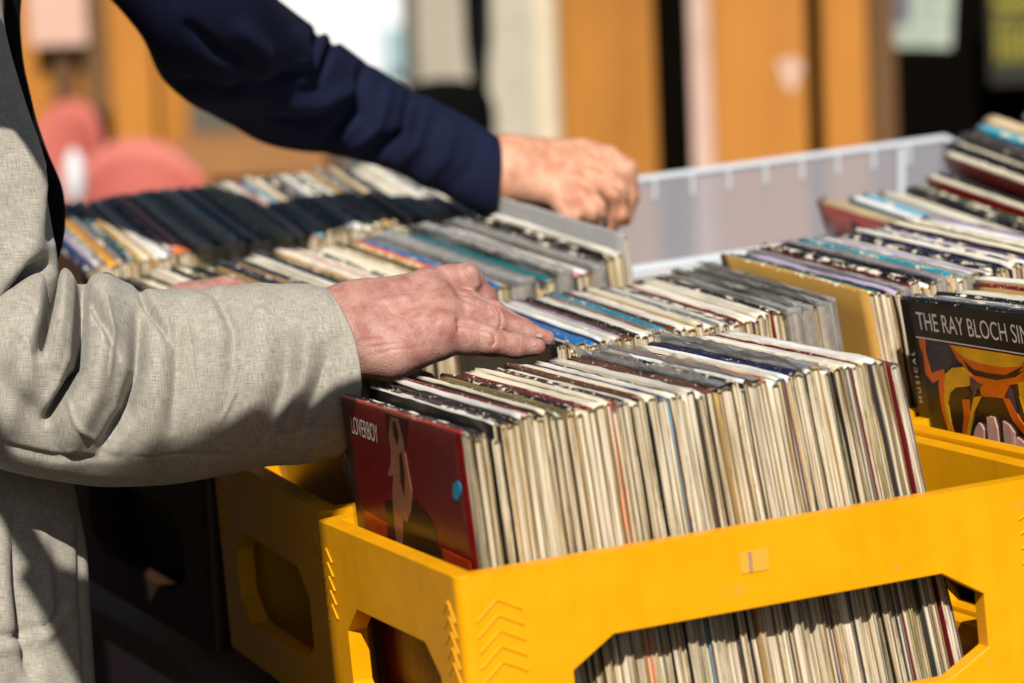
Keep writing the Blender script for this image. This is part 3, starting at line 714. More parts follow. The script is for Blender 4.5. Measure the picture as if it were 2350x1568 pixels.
y0, z0 = uv1((190, 575)); text_part('lettering', 'LOVERBOY', red, y0, z0, .0245, .60, M_white, math.radians(-1), .0009)
V, Fc = bag_mesh(.0046, H_, H_, rng, .0)
V = [(x - (.0014 if x < .002 else 0), y, min(z, H_ + .001)) for x, y, z in V]
new_obj('clear_wrap', V, Fc, M_glossy, red, True)

# ------------------------------------------------------------------ translucent bin behind
bA = np.array((.585, 1.135, .104)); bf = frame(bA, 0.5, 11.5)
def bin_obj(A, ax, ln, dp, ht, label):
    e = empty('plastic_bin'); e.matrix_world = m4(A, ax); tag(e, label, 'bin', 'translucent storage bins')
    t = .003; tp = .012
    mb = MB()
    def slab(p):  # four bottom corners outer/inner vertical slab
        mb.add(p, [(0, 3, 2, 1), (4, 5, 6, 7), (0, 1, 5, 4), (1, 2, 6, 5), (2, 3, 7, 6), (3, 0, 4, 7)])
    b0 = -ht
    slab([(tp, tp, b0), (ln - tp, tp, b0), (ln - tp, tp + t, b0), (tp, tp + t, b0), (0, 0, -.004), (ln, 0, -.004), (ln, t, -.004), (0, t, -.004)])
    slab([(tp, dp - tp - t, b0), (ln - tp, dp - tp - t, b0), (ln - tp, dp - tp, b0), (tp, dp - tp, b0), (0, dp - t, -.004), (ln, dp - t, -.004), (ln, dp, -.004), (0, dp, -.004)])
    slab([(tp, tp + t, b0), (tp + t, tp + t, b0), (tp + t, dp - tp - t, b0), (tp, dp - tp - t, b0), (0, t, -.004), (t, t, -.004), (t, dp - t, -.004), (0, dp - t, -.004)])
    slab([(ln - tp - t, tp + t, b0), (ln - tp, tp + t, b0), (ln - tp, dp - tp - t, b0), (ln - tp - t, dp - tp - t, b0), (ln - t, t, -.004), (ln, t, -.004), (ln, dp - t, -.004), (ln - t, dp - t, -.004)])
    mb.box((tp, tp, b0 - .003), (ln - tp, dp - tp, b0 - .0005))
    mb.build('bin_wall', [M_bin], e)
    mb = MB(); w = .009
    mb.box((-w, -w, -.004), (ln + w, .004, .001)); mb.box((-w, dp - .004, -.004), (ln + w, dp + w, .001))
    mb.box((-w, .0042, -.004), (.004, dp - .0042, .001)); mb.box((ln - .004, .0042, -.004), (ln + w, dp - .0042, .001))
    mb.box((-w, -w - .002, -.013), (ln + w, -w, .0006)); mb.box((-w, dp + w, -.013), (ln + w, dp + w + .002, .0006))
    mb.build('rim', [M_binrim], e, bevel=.0015)
    n = int(ln / .05)
    for k in range(1, n):
        x = ln * k / n; mb = MB(); mb.box((x - .0018, dp - .0075, -.03), (x + .0018, dp - .0035, -.0042)); mb.build('rib', [M_binrim], e)
    mb = MB(); mb.box((ln - .075, dp - .017, -ht * .8), (ln - .066, dp - .0125, -.0045)); mb.build('rib', [M_binrim], e)
    return e
bin_obj(bA, bf, .70, .36, .20, 'empty milky translucent bin behind the far hand, its rim ribbed')
b4 = A4 - f4[0] * .085 - f4[1] * .02 - f4[2] * .075
bin_obj(b4, f4, .55, .365, .22, 'milky translucent bin holding the farthest row of records')

# ------------------------------------------------------------------ lofted cloth
def smooth_path(pts, n):
    pts = np.array(pts, float); d = np.r_[0, np.cumsum(np.linalg.norm(np.diff(pts[:, :3], axis=0), axis=1))]
    t = np.linspace(0, d[-1], n); out = []
    # Catmull-Rom through uneven stations
    m = np.gradient(pts, d, axis=0)
    for x in t:
        i = min(np.searchsorted(d, x, 'right') - 1, len(d) - 2); h = d[i + 1] - d[i]; s = (x - d[i]) / h
        out.append((2 * s ** 3 - 3 * s ** 2 + 1) * pts[i] + (s ** 3 - 2 * s ** 2 + s) * h * m[i] + (-2 * s ** 3 + 3 * s ** 2) * pts[i + 1] + (s ** 3 - s ** 2) * h * m[i + 1])
    return np.array(out), t

def seg_dist(q, poly):
    best = np.full(len(q), 1e9); bt = np.zeros(len(q)); poly = np.array(poly, float); n = len(poly) - 1
    for i in range(n):
        a, b_ = poly[i], poly[i + 1]; ab = b_ - a; t = np.clip(((q - a) @ ab) / (ab @ ab), 0, 1)
        d = np.linalg.norm(q - a - t[:, None] * ab, axis=1); k = d < best; best[k] = d[k]; bt[k] = (i + t[k]) / n
    return best, bt

def wrinkle(p, seed, n=14, fmin=20, fmax=90, aniso=(1, 1, 1)):
    g = np.random.default_rng(seed); out = np.zeros(len(p))
    for _ in range(n):
        k = g.normal(0, 1, 3) * np.array(aniso); k /= np.linalg.norm(k); fr = g.uniform(fmin, fmax)
        out += np.sin(p @ (k * fr) + g.uniform(0, 6.3) + 1.5 * np.sin(p @ (g.normal(0, 1, 3) * fr * .4))) / fr * fmin
    return out / n ** .5

def loft(stations, nu, nv, ecc, folds=(), seed=1, amp=.002, cuff=None, aniso=(1, .3, 1), fr=(20, 90), close=False):
    """stations: (upper px, upper py, lower px, lower py, depth). Returns verts, faces, uv for a tube seen between two outlines."""
    S = np.array(stations, float)
    U = np.array([P(a, b_, d) for a, b_, _, _, d in S]); D = np.array([P(c_, e_, d) for _, _, c_, e_, d in S])
    Q = np.hstack([(U + D) / 2, (U - D) / 2]); Q, t = smooth_path(Q, nu)
    C, A = Q[:, :3], Q[:, 3:]
    ax = np.gradient(C, axis=0); ax /= np.linalg.norm(ax, axis=1)[:, None]
    B = np.cross(A, ax); B /= np.linalg.norm(B, axis=1)[:, None]
    B *= np.where((B @ fw) > 0, -1, 1)[:, None]                   # towards the camera
    la = np.linalg.norm(A, axis=1)
    th = np.linspace(0, 2 * math.pi, nv, endpoint=False)
    V = C[:, None] + A[:, None] * np.cos(th)[None, :, None] + (B * (la * ecc)[:, None])[:, None] * np.sin(th)[None, :, None]
    Nn = (A / la[:, None])[:, None] * np.cos(th)[None, :, None] + B[:, None] * np.sin(th)[None, :, None]
    V = V.reshape(-1, 3); Nn = Nn.reshape(-1, 3)
    if cuff is not None:
        w = np.clip(1 - t / cuff[0], 0, 1) ** 1.3; cuff = (*cuff, 0) if len(cuff) < 4 else cuff
        V += -(ax[:, None] * (w[:, None] * (cuff[1] * np.sin(th)[None] + cuff[2] * np.cos(th)[None] + cuff[3] * np.cos(th)[None] ** 2))[..., None]).reshape(-1, 3)
    V = V + Nn * (wrinkle(V, seed, 16, *fr, aniso) * amp)[:, None]
    px = to_px(V); front = np.clip((Nn @ -fw) * 2 + .6, 0, 1)
    disp = np.zeros(len(V))
    for poly, a, w, *o in folds:
        d, bt = seg_dist(px, poly); tp = np.sin(math.pi * np.clip(bt, 0, 1)) ** .7 if not o else np.clip((1 - bt) * 4, 0, 1) ** .7
        disp += a * np.exp(-(d / w) ** 2) * tp
    V = V + Nn * (disp * front)[:, None]
    idx = np.arange(nu * nv).reshape(nu, nv); nx = np.roll(idx, -1, 1)
    Fc = np.stack([idx[:-1], nx[:-1], nx[1:], idx[1:]], -1).reshape(-1, 4)
    per = th / (2 * math.pi) * (2 * math.pi * la.mean())
    UV = np.stack([np.repeat(t, nv), np.tile(per, nu)], 1)
    return V, Fc, UV, (nu, nv, ax)

def with_cuff(V, Fc, UV, info, thick=.0035, depth=.07):
    """turns the open end inwards so that the sleeve has a hem and a lining"""
    nu, nv, ax = info; ring = V[:nv]; c = ring.mean(0); a = ax[0]
    rows = [ring + (c - ring) / np.linalg.norm(c - ring, axis=1)[:, None] * thick - a * .001, None]
    base = len(V); r1 = ring + (c - ring) / np.linalg.norm(c - ring, axis=1)[:, None] * thick
    r0 = ring + (c - ring) / np.linalg.norm(c - ring, axis=1)[:, None] * thick * .5 - a * thick * .45
    r2 = r1 + a * depth * .5 + (c - r1) * .06; r3 = r1 + a * depth + (c - r1) * .25
    V2 = np.vstack([V, r0, r1, r2, r3]); f = []
    starts = [0, base, base + nv, base + 2 * nv, base + 3 * nv]
    for s0, s1 in zip(starts[:-1], starts[1:]):
        for j in range(nv):
            k = (j + 1) % nv; f.append((s0 + k, s0 + j, s1 + j, s1 + k))
    UV2 = np.vstack([UV] + [UV[:nv] - np.array([.005 * (i + 1), 0]) for i in range(4)])
    return V2, np.vstack([Fc, np.array(f)]), UV2

def cloth_obj(name, parts, m, parent):
    Vs, Fs, UVs, b = [], [], [], 0
    for V, Fc, UV in parts:
        Vs.append(V); Fs.append(np.asarray(Fc) + b); UVs.append(UV); b += len(V)
    V = np.vstack(Vs); Fc = np.vstack(Fs); UV = np.vstack(UVs)
    o = new_obj(name, V, Fc, m, parent, True)
    l = o.data.uv_layers.new(name='UVMap'); li = np.zeros(len(o.data.loops), dtype=np.int32); o.data.loops.foreach_get('vertex_index', li)
    l.data.foreach_set('uv', UV[li].astype(np.float32).ravel())
    return o

# ------------------------------------------------------------------ bodies from distance fields
def camf(x, y, d): return np.array([(x - 1175) / F * d, -(y - 784) / F * d, d])

def sdf_mesh(prims, lo, hi, vox, k, post=None):
    n = np.ceil((hi - lo) / vox).astype(int) + 1
    g = [lo[i] + vox * np.arange(n[i], dtype=np.float32) for i in range(3)]
    X, Y, Z = np.meshgrid(*g, indexing='ij'); Pt = np.stack([X, Y, Z], -1).astype(np.float32)
    D = np.full(X.shape, 1.0, np.float32)
    def cone(a, b_, r1, r2):
        a = a.astype(np.float32); ba = (b_ - a).astype(np.float32); pa = Pt - a; h = np.clip((pa @ ba) / max(1e-9, float(ba @ ba)), 0, 1)
        return np.sqrt(((pa - h[..., None] * ba) ** 2).sum(-1)) - (r1 + (r2 - r1) * h)
    for p in prims:
        a, b_, r1, r2 = p[:4]; kk = p[4] if len(p) > 4 else k; sub = len(p) > 5
        mrg = max(r1, r2) + .03
        i0 = np.clip(((np.minimum(a, b_) - mrg - lo) / vox).astype(int), 0, n); i1 = np.clip(((np.maximum(a, b_) + mrg - lo) / vox).astype(int) + 2, 0, n)
        sl_ = tuple(slice(i0[j], i1[j]) for j in range(3))
        if min(i1 - i0) <= 0: continue
        q = Pt[sl_]; ba = (b_ - a).astype(np.float32); pa = q - a.astype(np.float32); h = np.clip((pa @ ba) / max(1e-9, float(ba @ ba)), 0, 1)
        d = np.sqrt(((pa - h[..., None] * ba) ** 2).sum(-1)) - (r1 + (r2 - r1) * h); e = D[sl_]
        if sub:
            hh = np.clip(.5 - .5 * (e + d) / kk, 0, 1); D[sl_] = e * (1 - hh) + (-d) * hh + kk * hh * (1 - hh)
        else:
            hh = np.clip(.5 + .5 * (e - d) / kk, 0, 1); D[sl_] = e * (1 - hh) + d * hh - kk * hh * (1 - hh)
    return surface_nets(D, lo, vox)

def surface_nets(D, lo, vox):
    ins = D < 0; n = D.shape
    c = [D[i:n[0] - 1 + i, j:n[1] - 1 + j, k_:n[2] - 1 + k_] for i in (0, 1) for j in (0, 1) for k_ in (0, 1)]
    cs = np.stack(c, -1); s = (cs < 0).sum(-1); act = (s > 0) & (s < 8)
    ids = -np.ones(act.shape, int); loc = np.argwhere(act); ids[act] = np.arange(len(loc)); cv = cs[act]
    offs = np.array([(i, j, k_) for i in (0, 1) for j in (0, 1) for k_ in (0, 1)], float)
    acc = np.zeros((len(loc), 3)); cnt = np.zeros(len(loc))
    for a in range(8):
        for b_ in range(a + 1, 8):
            if np.abs(offs[a] - offs[b_]).sum() != 1: continue
            va, vb = cv[:, a], cv[:, b_]; m = (va < 0) != (vb < 0); t = va[m] / (va[m] - vb[m])
            acc[m] += offs[a] + t[:, None] * (offs[b_] - offs[a]); cnt[m] += 1
    V = lo + vox * (loc + acc / cnt[:, None]); Fc = []
    for ax in range(3):
        o1, o2 = [(1, 2), (2, 0), (0, 1)][ax]
        sl0 = [slice(None)] * 3; sl1 = [slice(None)] * 3; sl0[ax] = slice(0, -1); sl1[ax] = slice(1, None)
        a = ins[tuple(sl0)]; b_ = ins[tuple(sl1)]
        for E, flip in ((a & ~b_, False), (~a & b_, True)):
            q = np.argwhere(E); q = q[(q[:, o1] > 0) & (q[:, o2] > 0) & (q[:, o1] < n[o1] - 1) & (q[:, o2] < n[o2] - 1)]
            d1 = np.zeros(3, int); d1[o1] = 1; d2 = np.zeros(3, int); d2[o2] = 1
            quad = np.stack([ids[tuple((q - d1 - d2).T)], ids[tuple((q - d2).T)], ids[tuple(q.T)], ids[tuple((q - d1).T)]], 1)
            Fc.append(quad[:, ::-1] if flip else quad)
    Fc = np.vstack(Fc); Fc = Fc[(Fc >= 0).all(1)]
    # light smoothing
    nb = np.zeros_like(V); ct = np.zeros(len(V))
    for i in range(4):
        a, b_ = Fc[:, i], Fc[:, (i + 1) % 4]
        np.add.at(nb, a, V[b_]); np.add.at(ct, a, 1); np.add.at(nb, b_, V[a]); np.add.at(ct, b_, 1)
    V = V * .6 + .4 * nb / np.maximum(ct, 1)[:, None]
    return V, Fc

def cam_to_stall(V): return CAM + V[:, :1] * rt + V[:, 1:2] * upv + V[:, 2:3] * fw

def chain(pts, ks=None):
    """pts: (px,py,depth,r) -> cone primitives"""
    out = []
    for a, b_ in zip(pts[:-1], pts[1:]): out.append((camf(*a[:3]), camf(*b_[:3]), a[3], b_[3]) + ((ks,) if ks else ()))
    return out

def bounds(prims, pad=.008):
    a = np.array([np.minimum(p[0] - max(p[2:4]), p[1] - max(p[2:4])) for p in prims if len(p) < 6]).min(0); b_ = np.array([np.maximum(p[0] + max(p[2:4]), p[1] + max(p[2:4])) for p in prims if len(p) < 6]).max(0)
    return a - pad, b_ + pad

# ---- near hand (right hand, palm down, little finger towards the camera)
d0 = 3.405
hand = []
hand += chain([(560, 815, d0 + .01, .036), (700, 785, d0 + .01, .035), (800, 765, d0 + .012, .036)], .02)
hand += chain([(700, 745, d0 + .02, .030), (830, 708, d0 + .03, .024), (982, 656, d0 + .062, .0165)], .016)
hand += chain([(800, 720, d0 + .022, .025), (1003, 684, d0 + .048, .0165)], .016)
hand += chain([(800, 752, d0 + .01, .027), (1013, 716, d0 + .03, .0165)], .014)
hand += chain([(800, 785, d0 + .0, .028), (1010, 757, d0 + .01, .0185)], .014)
hand += chain([(815, 812, d0 + .004, .023), (900, 812, d0 - .002, .023), (1000, 786, d0 + .008, .0185)], .014)
hand += chain([(830, 770, d0 + .05, .026), (950, 750, d0 + .07, .022)], .02)
# fingers
hand += chain([(1070, 774, d0 + .014, .0150), (1126, 784, d0 + .018, .0138), (1184, 795, d0 + .024, .0114), (1232, 797, d0 + .03, .0086)], .005) + chain([(1004, 762, d0 + .010, .0180), (1072, 774, d0 + .014, .0150)], .013)
hand += chain([(1080, 722, d0 + .036, .0142), (1140, 738, d0 + .042, .0130), (1212, 765, d0 + .048, .0102), (1254, 777, d0 + .053, .0082)], .004) + chain([(1005, 708, d0 + .028, .0175), (1082, 722, d0 + .036, .0142)], .013)
hand += chain([(1003, 684, d0 + .05, .016), (1075, 700, d0 + .060, .0135), (1132, 722, d0 + .066, .0128), (1200, 755, d0 + .072, .010), (1240, 778, d0 + .076, .0085)], .005)
hand += chain([(982, 654, d0 + .062, .0165), (1030, 642, d0 + .070, .0140), (1072, 639, d0 + .078, .0142), (1112, 684, d0 + .086, .0112), (1140, 728, d0 + .092, .0088)], .006)
hand += chain([(900, 742, d0 + .085, .019), (980, 735, d0 + .105, .0145), (1050, 752, d0 + .118, .0125), (1105, 775, d0 + .122, .0095)], .008)
# knuckles, folds and veins
for x, y, dd, r_ in ((984, 650, .050, .0115), (1000, 674, .036, .012), (1010, 708, .018, .012), (1014, 748, -.002, .0135)):
    hand.append((camf(x, y, d0 + dd), camf(x + 6, y + 1, d0 + dd), r_, r_ * .9, .010))
for (x, y, dd), (x2, y2, dd2), r_ in (((1120, 770, .010), (1126, 792, .010), .0085), ((1134, 722, .034), (1140, 744, .034), .0085), ((1078, 628, .066), (1086, 648, .068), .0085)):
    hand.append((camf(x, y, d0 + dd), camf(x2, y2, d0 + dd2), r_, r_ * .9, .004))
for pts in ([(840, 690, .008), (890, 700, .005), (930, 690, .010), (980, 690, .020)], [(850, 740, -.010), (905, 742, -.010), (950, 722, -.004), (985, 718, .006)], [(905, 742, -.010), (940, 765, -.009), (980, 760, -.004)], [(830, 672, .014), (900, 660, .026), (960, 648, .040)]):
    hand += [(camf(a[0], a[1], d0 + a[2]), camf(b_[0], b_[1], d0 + b_[2]), .0042, .0036, .006) for a, b_ in zip(pts[:-1], pts[1:])]
lo, hi = bounds(hand); lo[0] = camf(640, 0, d0)[0]
HV, HF = sdf_mesh(hand, lo, hi, .00125, .008)
HV = cam_to_stall(HV)
def crease(V, Fc, lines):
    nrm = np.zeros_like(V); a, b_, c_ = V[Fc[:, 0]], V[Fc[:, 1]], V[Fc[:, 2]]; fn = np.cross(b_ - a, c_ - a)
    for i in range(4): np.add.at(nrm, Fc[:, i], fn)
    nrm /= np.linalg.norm(nrm, axis=1)[:, None] + 1e-12
    if ((nrm * (V - V.mean(0))).sum(1)).mean() < 0: nrm = -nrm
    q = to_px(V); w_ = np.clip((nrm @ -fw) * 2.5 + .3, 0, 1); dsp = np.zeros(len(V))
    for poly, am, wd_ in lines:
        d, bt = seg_dist(q, poly); dsp += am * np.exp(-(d / wd_) ** 2) * np.clip(np.minimum(bt, 1 - bt) * 4 + .15, 0, 1)
    return V + nrm * (dsp * w_)[:, None]
HV = crease(HV, HF, [([(1050, 733), (1062, 742), (1085, 747), (1130, 758)], -.0035, 5), ([(1050, 728), (1057, 745), (1052, 765)], -.003, 5),
    ([(1138, 700), (1150, 720), (1151, 748), (1140, 762)], -.0018, 3), ([(1122, 706), (1138, 735), (1130, 756)], .0012, 8), ([(1118, 698), (1126, 722), (1122, 740)], -.0007, 2.5), ([(1128, 700), (1136, 724), (1134, 745)], -.0007, 2.5),
    ([(1120, 757), (1135, 768), (1137, 785), (1126, 798)], -.0018, 3), ([(1108, 765), (1122, 775), (1118, 792)], .0012, 8), ([(1108, 758), (1116, 775), (1112, 792)], -.0006, 2.5), ([(1098, 760), (1104, 776), (1100, 790)], -.0005, 2.5),
    ([(1066, 616), (1077, 630), (1082, 648)], -.0008, 2.5), ([(1058, 616), (1067, 630), (1070, 645)], -.0006, 2.5), ([(1040, 668), (1070, 688), (1110, 705)], -.002, 5),
    ([(836, 800), (880, 792), (935, 787)], -.0008, 3.5), ([(850, 818), (900, 803), (965, 797)], -.0007, 3.5), ([(830, 780), (870, 778), (920, 772)], -.0006, 3),
    ([(880, 690), (900, 720), (930, 730), (960, 760)], -.0006, 3), ([(985, 716), (1000, 732), (1020, 728)], -.0005, 2.5), ([(1188, 768), (1194, 785), (1190, 806)], -.0006, 2.5), ([(1200, 745), (1208, 760), (1206, 775)], -.0006, 2.5)])

def coarse(prims, vox=.006, k=.02):
    lo, hi = bounds(prims, .02); V, Fc = sdf_mesh(prims, lo, hi, vox, k); return cam_to_stall(V), Fc

def person_core(sh, el, wr, other, hips, neck, head):
    c = chain([wr, el, sh]) + chain(other) + chain([neck, hips], .05) + chain([sh, neck, other[0]], .05)
    return coarse(c)

p1 = empty('person', P(-260, 900, 3.55) * np.array([1, 1, 0]) + np.array([0, 0, GZ]))
tag(p1, 'person in a rumpled grey linen jacket flipping through records with one hand', 'person')
def rel(o, parent):
    o.matrix_parent_inverse = parent.matrix_world.inverted()
bpy.context.view_layer.update()
bp = []
bp += chain([(690, 785, d0 + .012, .034), (420, 885, 3.405, .034), (150, 885, 3.41, .014), (-20, 870, 3.40, .014), (-60, 700, 3.41, .020), (-90, 480, 3.40, .050), (-190, 60, 3.46, .058)])
bp += chain([(-190, 60, 3.46, .06), (-260, -20, 3.60, .09), (-250, 60, 3.80, .07), (-60, 480, 3.86, .05), (140, 800, 3.86, .040), (430, 725, 3.82, .030)])
bp += chain([(-260, 0, 3.60, .12), (-270, 500, 3.62, .13), (-290, 1000, 3.63, .14), (-290, 1400, 3.64, .13)], .05)
bp += chain([(-355, -60, 3.60, .06), (-400, -190, 3.61, .058), (-420, -300, 3.61, .075), (-435, -430, 3.62, .090), (-425, -480, 3.62, .082)], .03)
bp += chain([(-320, -330, 3.61, .018), (-295, -360, 3.61, .012)], .01)
# left hand resting on the third row, seen just over the sleeve
bp += chain([(440, 707, 3.82, .030), (520, 685, 3.82, .022), (620, 689, 3.83, .014), (680, 707, 3.84, .009)], .012)
bp += chain([(450, 707, 3.80, .024), (540, 707, 3.80, .018), (620, 717, 3.80, .010)], .012) + chain([(490, 697, 3.84, .02), (580, 689, 3.86, .013), (660, 707, 3.87, .009)], .012)
bp += chain([(460, 727, 3.78, .022), (550, 732, 3.775, .013), (610, 745, 3.775, .009)], .012) + chain([(450, 717, 3.86, .018), (520, 717, 3.885, .013), (580, 729, 3.89, .010)], .012)
BV, BF = coarse(bp, .0055, .02)
body1 = new_obj('body', np.vstack([HV, BV]), np.vstack([HF, BF + len(HV)]), M_skin, p1, True); rel(body1, p1)

def nail(c, u_, v_, n_, a, b_, parent):
    V, Fc = [], []; c = np.array(c)
    for i in range(7):
        for j in range(7):
            s, t = (i / 3 - 1), (j / 3 - 1); rr_ = (abs(s) ** 3 + abs(t) ** 3) ** (1 / 3)
            sc = 1 / max(1, (s * s + t * t) ** .5) if rr_ > 1 else 1
            V.append(c + u_ * a * s * sc + v_ * b_ * t * sc - n_ * (.45 * (t * b_) ** 2 / .006 * 1.0 + .1 * (s * a) ** 2 / .006))
    for i in range(6):
        for j in range(6): Fc.append((i * 7 + j, i * 7 + j + 1, i * 7 + j + 8, i * 7 + j + 7))
    o = new_obj('fingernail', V, Fc, M_nail, parent, True); rel(o, parent)
    so_ = o.modifiers.new('thick', 'SOLIDIFY'); so_.thickness = .0007
    return o
def surf(pxy, V=HV):
    q = to_px(V); d = np.linalg.norm(q - np.array(pxy), axis=1); k = np.argsort(d)[:40]; z = (V[k] - CAM) @ fw; return V[k[np.argmin(z)]]
for px_, ang in (((1222, 784), 8), ((1240, 764), 24)):
    p_ = surf(px_); u_ = rt * math.cos(math.radians(ang)) - upv * math.sin(math.radians(ang)) + fw * .25; u_ /= np.linalg.norm(u_)
    n_ = -fw * .75 + upv * .66; n_ -= u_ * (n_ @ u_); n_ /= np.linalg.norm(n_); v_ = np.cross(n_, u_)
    nail(p_ - n_ * .0011, u_, v_, n_, .0062, .0042, body1)

# ---- linen jacket: sleeve, upper arm, front panel
dS = 3.40
fa = [(812, 655, 806, 1048, dS), (745, 645, 745, 1058, dS), (650, 648, 650, 1068, dS), (540, 653, 540, 1088, dS), (430, 662, 430, 1106, dS), (340, 664, 340, 1114, dS - .005), (260, 642, 260, 1116, dS - .01), (180, 638, 180, 1108, dS - .015), (90, 640, 90, 1095, dS - .02), (0, 660, 0, 1075, dS - .02), (-80, 700, -80, 1040, dS - .02), (-140, 770, -140, 980, dS - .02), (-160, 840, -160, 900, dS - .02)]
folds = [([(124, 560), (121, 642), (106, 715), (84, 830)], -.062, 9), ([(190, 580), (187, 690), (180, 830), (150, 900), (100, 985)], -.068, 11),
         ([(152, 590), (146, 700), (126, 850)], .014, 20), ([(240, 600), (244, 760), (218, 900), (150, 1040)], .020, 34), ([(190, 640), (228, 740), (275, 830)], -.012, 9),
         ([(300, 620), (345, 705), (395, 800)], -.014, 9), ([(318, 690), (314, 850), (288, 950), (225, 1050)], -.030, 16), ([(365, 700), (362, 860), (350, 1060)], .010, 30),
         ([(405, 720), (405, 850), (392, 1000)], -.007, 14), ([(430, 640), (500, 680), (535, 760), (530, 900)], -.008, 14), ([(480, 640), (500, 800), (480, 1000)], .007, 30),
         ([(590, 640), (604, 800), (570, 1000)], .010, 34), ([(660, 760), (655, 880), (600, 1060)], -.012, 24), ([(770, 760), (735, 880), (670, 1060)], -.013, 26), ([(705, 700), (700, 860), (650, 1000)], .008, 26),
         ([(-40, 720), (40, 690), (120, 620)], .012, 26), ([(70, 720), (55, 860), (0, 1010)], .015, 36), ([(-20, 850), (60, 930), (150, 1040)], -.009, 30),
         ([(300, 1050), (440, 1042), (570, 1046)], -.0025, 4), ([(590, 1012), (700, 994), (800, 975)], -.0025, 4), ([(0, 1020), (120, 1052), (290, 1050)], -.004, 8), ([(715, 600), (768, 690), (795, 780), (790, 880), (750, 1000), (735, 1100)], -.0013, 3.5), ([(240, 690), (262, 780), (250, 880)], .004, 5), ([(430, 700), (450, 800), (455, 880)], .003, 5), ([(560, 820), (540, 900), (500, 980)], .003, 5), ([(40, 760), (70, 800), (80, 880)], .004, 6), ([(140, 880), (170, 960), (220, 1010)], .004, 6)]
SV, SF, SUV, info = loft(fa, 330, 220, .82, folds, 3, .0024, (.12, .010, -.008, -.020), (1, .35, .45), (25, 120))
sleeve = with_cuff(SV, SF, SUV, info)
ua_ = [(-135, -330, 100, -330, 3.47)][:0]
up_st = [(-330, -330, -60, -360, 3.47), (-345, -200, -30, -220, 3.46), (-330, -60, 0, -70, 3.45), (-300, 60, 12, 60, 3.43), (-280, 200, 48, 200, 3.415), (-255, 340, 88, 340, 3.40), (-230, 460, 112, 460, 3.39), (-205, 560, 128, 560, 3.385), (-180, 650, 133, 640, 3.38), (-150, 750, 110, 740, 3.38), (-110, 830, 60, 830, 3.38)]
uf = [([(-20, 260), (50, 330), (85, 430), (70, 560), (0, 700)], .012, 30), ([(108, 380), (112, 480), (118, 560)], -.012, 16), ([(125, 598), (75, 625), (0, 712)], -.030, 16), ([(-60, 100), (0, 200), (40, 330)], -.008, 22), ([(0, 560), (-60, 640)], -.01, 20), ([(-40, 430), (20, 500)], -.006, 18)]
UVt = loft(up_st, 150, 150, .85, uf, 9, .0022, None, (1, 1, .5), (20, 80))
# jacket body: two panels of the torso, open at the front
tor = [(-560, -60, -110, -120, 3.58), (-590, 60, -60, 40, 3.58), (-620, 250, -10, 240, 3.58), (-640, 500, 30, 500, 3.58), (-650, 800, 90, 800, 3.57), (-650, 1050, 150, 1050, 3.56), (-655, 1200, 192, 1200, 3.555), (-660, 1400, 204, 1400, 3.55), (-665, 1600, 214, 1600, 3.55), (-670, 1800, 224, 1800, 3.55), (-672, 1960, 232, 1960, 3.55)]
tf = [([(42, 1150), (48, 1350), (62, 1480), (70, 1568)], -.020, 16), ([(85, 1200), (95, 1350), (110, 1470)], .012, 22), ([(-20, 1200), (0, 1400), (10, 1568)], .012, 30), ([(182, 1110), (190, 1350), (200, 1600)], -.006, 8), ([(150, 1380), (168, 1390)], .006, 14), ([(-60, 1490), (50, 1482), (100, 1460), (172, 1380)], .006, 20), ([(-60, 1462), (50, 1458), (100, 1436), (168, 1352)], -.010, 7), ([(20, 1500), (80, 1560), (140, 1620)], .006, 30)]
TV = loft([(a, b, c_, d_, e - .06) for a, b, c_, d_, e in tor], 220, 160, .42, tf, 21, .0035, None, (1, 1, .3), (14, 60))
jk = cloth_obj('linen_jacket', [sleeve, UVt[:3], TV[:3]], M_linen, p1); rel(jk, p1)
# dark shirt front, standing proud of the open jacket
sh = [(-480, -150, 60, -150, 3.60), (-500, -40, 52, -40, 3.60), (-520, 80, 48, 90, 3.60), (-530, 240, 76, 245, 3.60), (-540, 350, 112, 350, 3.60), (-545, 440, 146, 440, 3.60), (-550, 500, 152, 505, 3.60), (-550, 560, 145, 560, 3.60), (-550, 640, 122, 640, 3.60), (-550, 800, 100, 800, 3.60), (-550, 1100, 90, 1100, 3.60), (-550, 1500, 90, 1500, 3.60)]
SHv = loft(sh, 100, 90, .36, (), 31, .002)
shirt = cloth_obj('black_shirt', [SHv[:3]], M_black, p1); rel(shirt, p1)
# far sleeve of the same jacket, low behind the near one
fs = [(400, 695, 400, 860, 3.84), (300, 712, 300, 880, 3.84), (150, 715, 150, 900, 3.85), (0, 640, 0, 900, 3.86), (-120, 560, -100, 860, 3.86), (-240, 380, -60, 520, 3.86), (-330, 120, -120, 160, 3.82), (-340, -40, -180, -60, 3.78)]
FS = loft(fs, 70, 60, .8, (), 41, .003)
fsl = with_cuff(*FS[:3], FS[3])
fso = cloth_obj('far_sleeve', [fsl], M_linen, p1); rel(fso, p1)

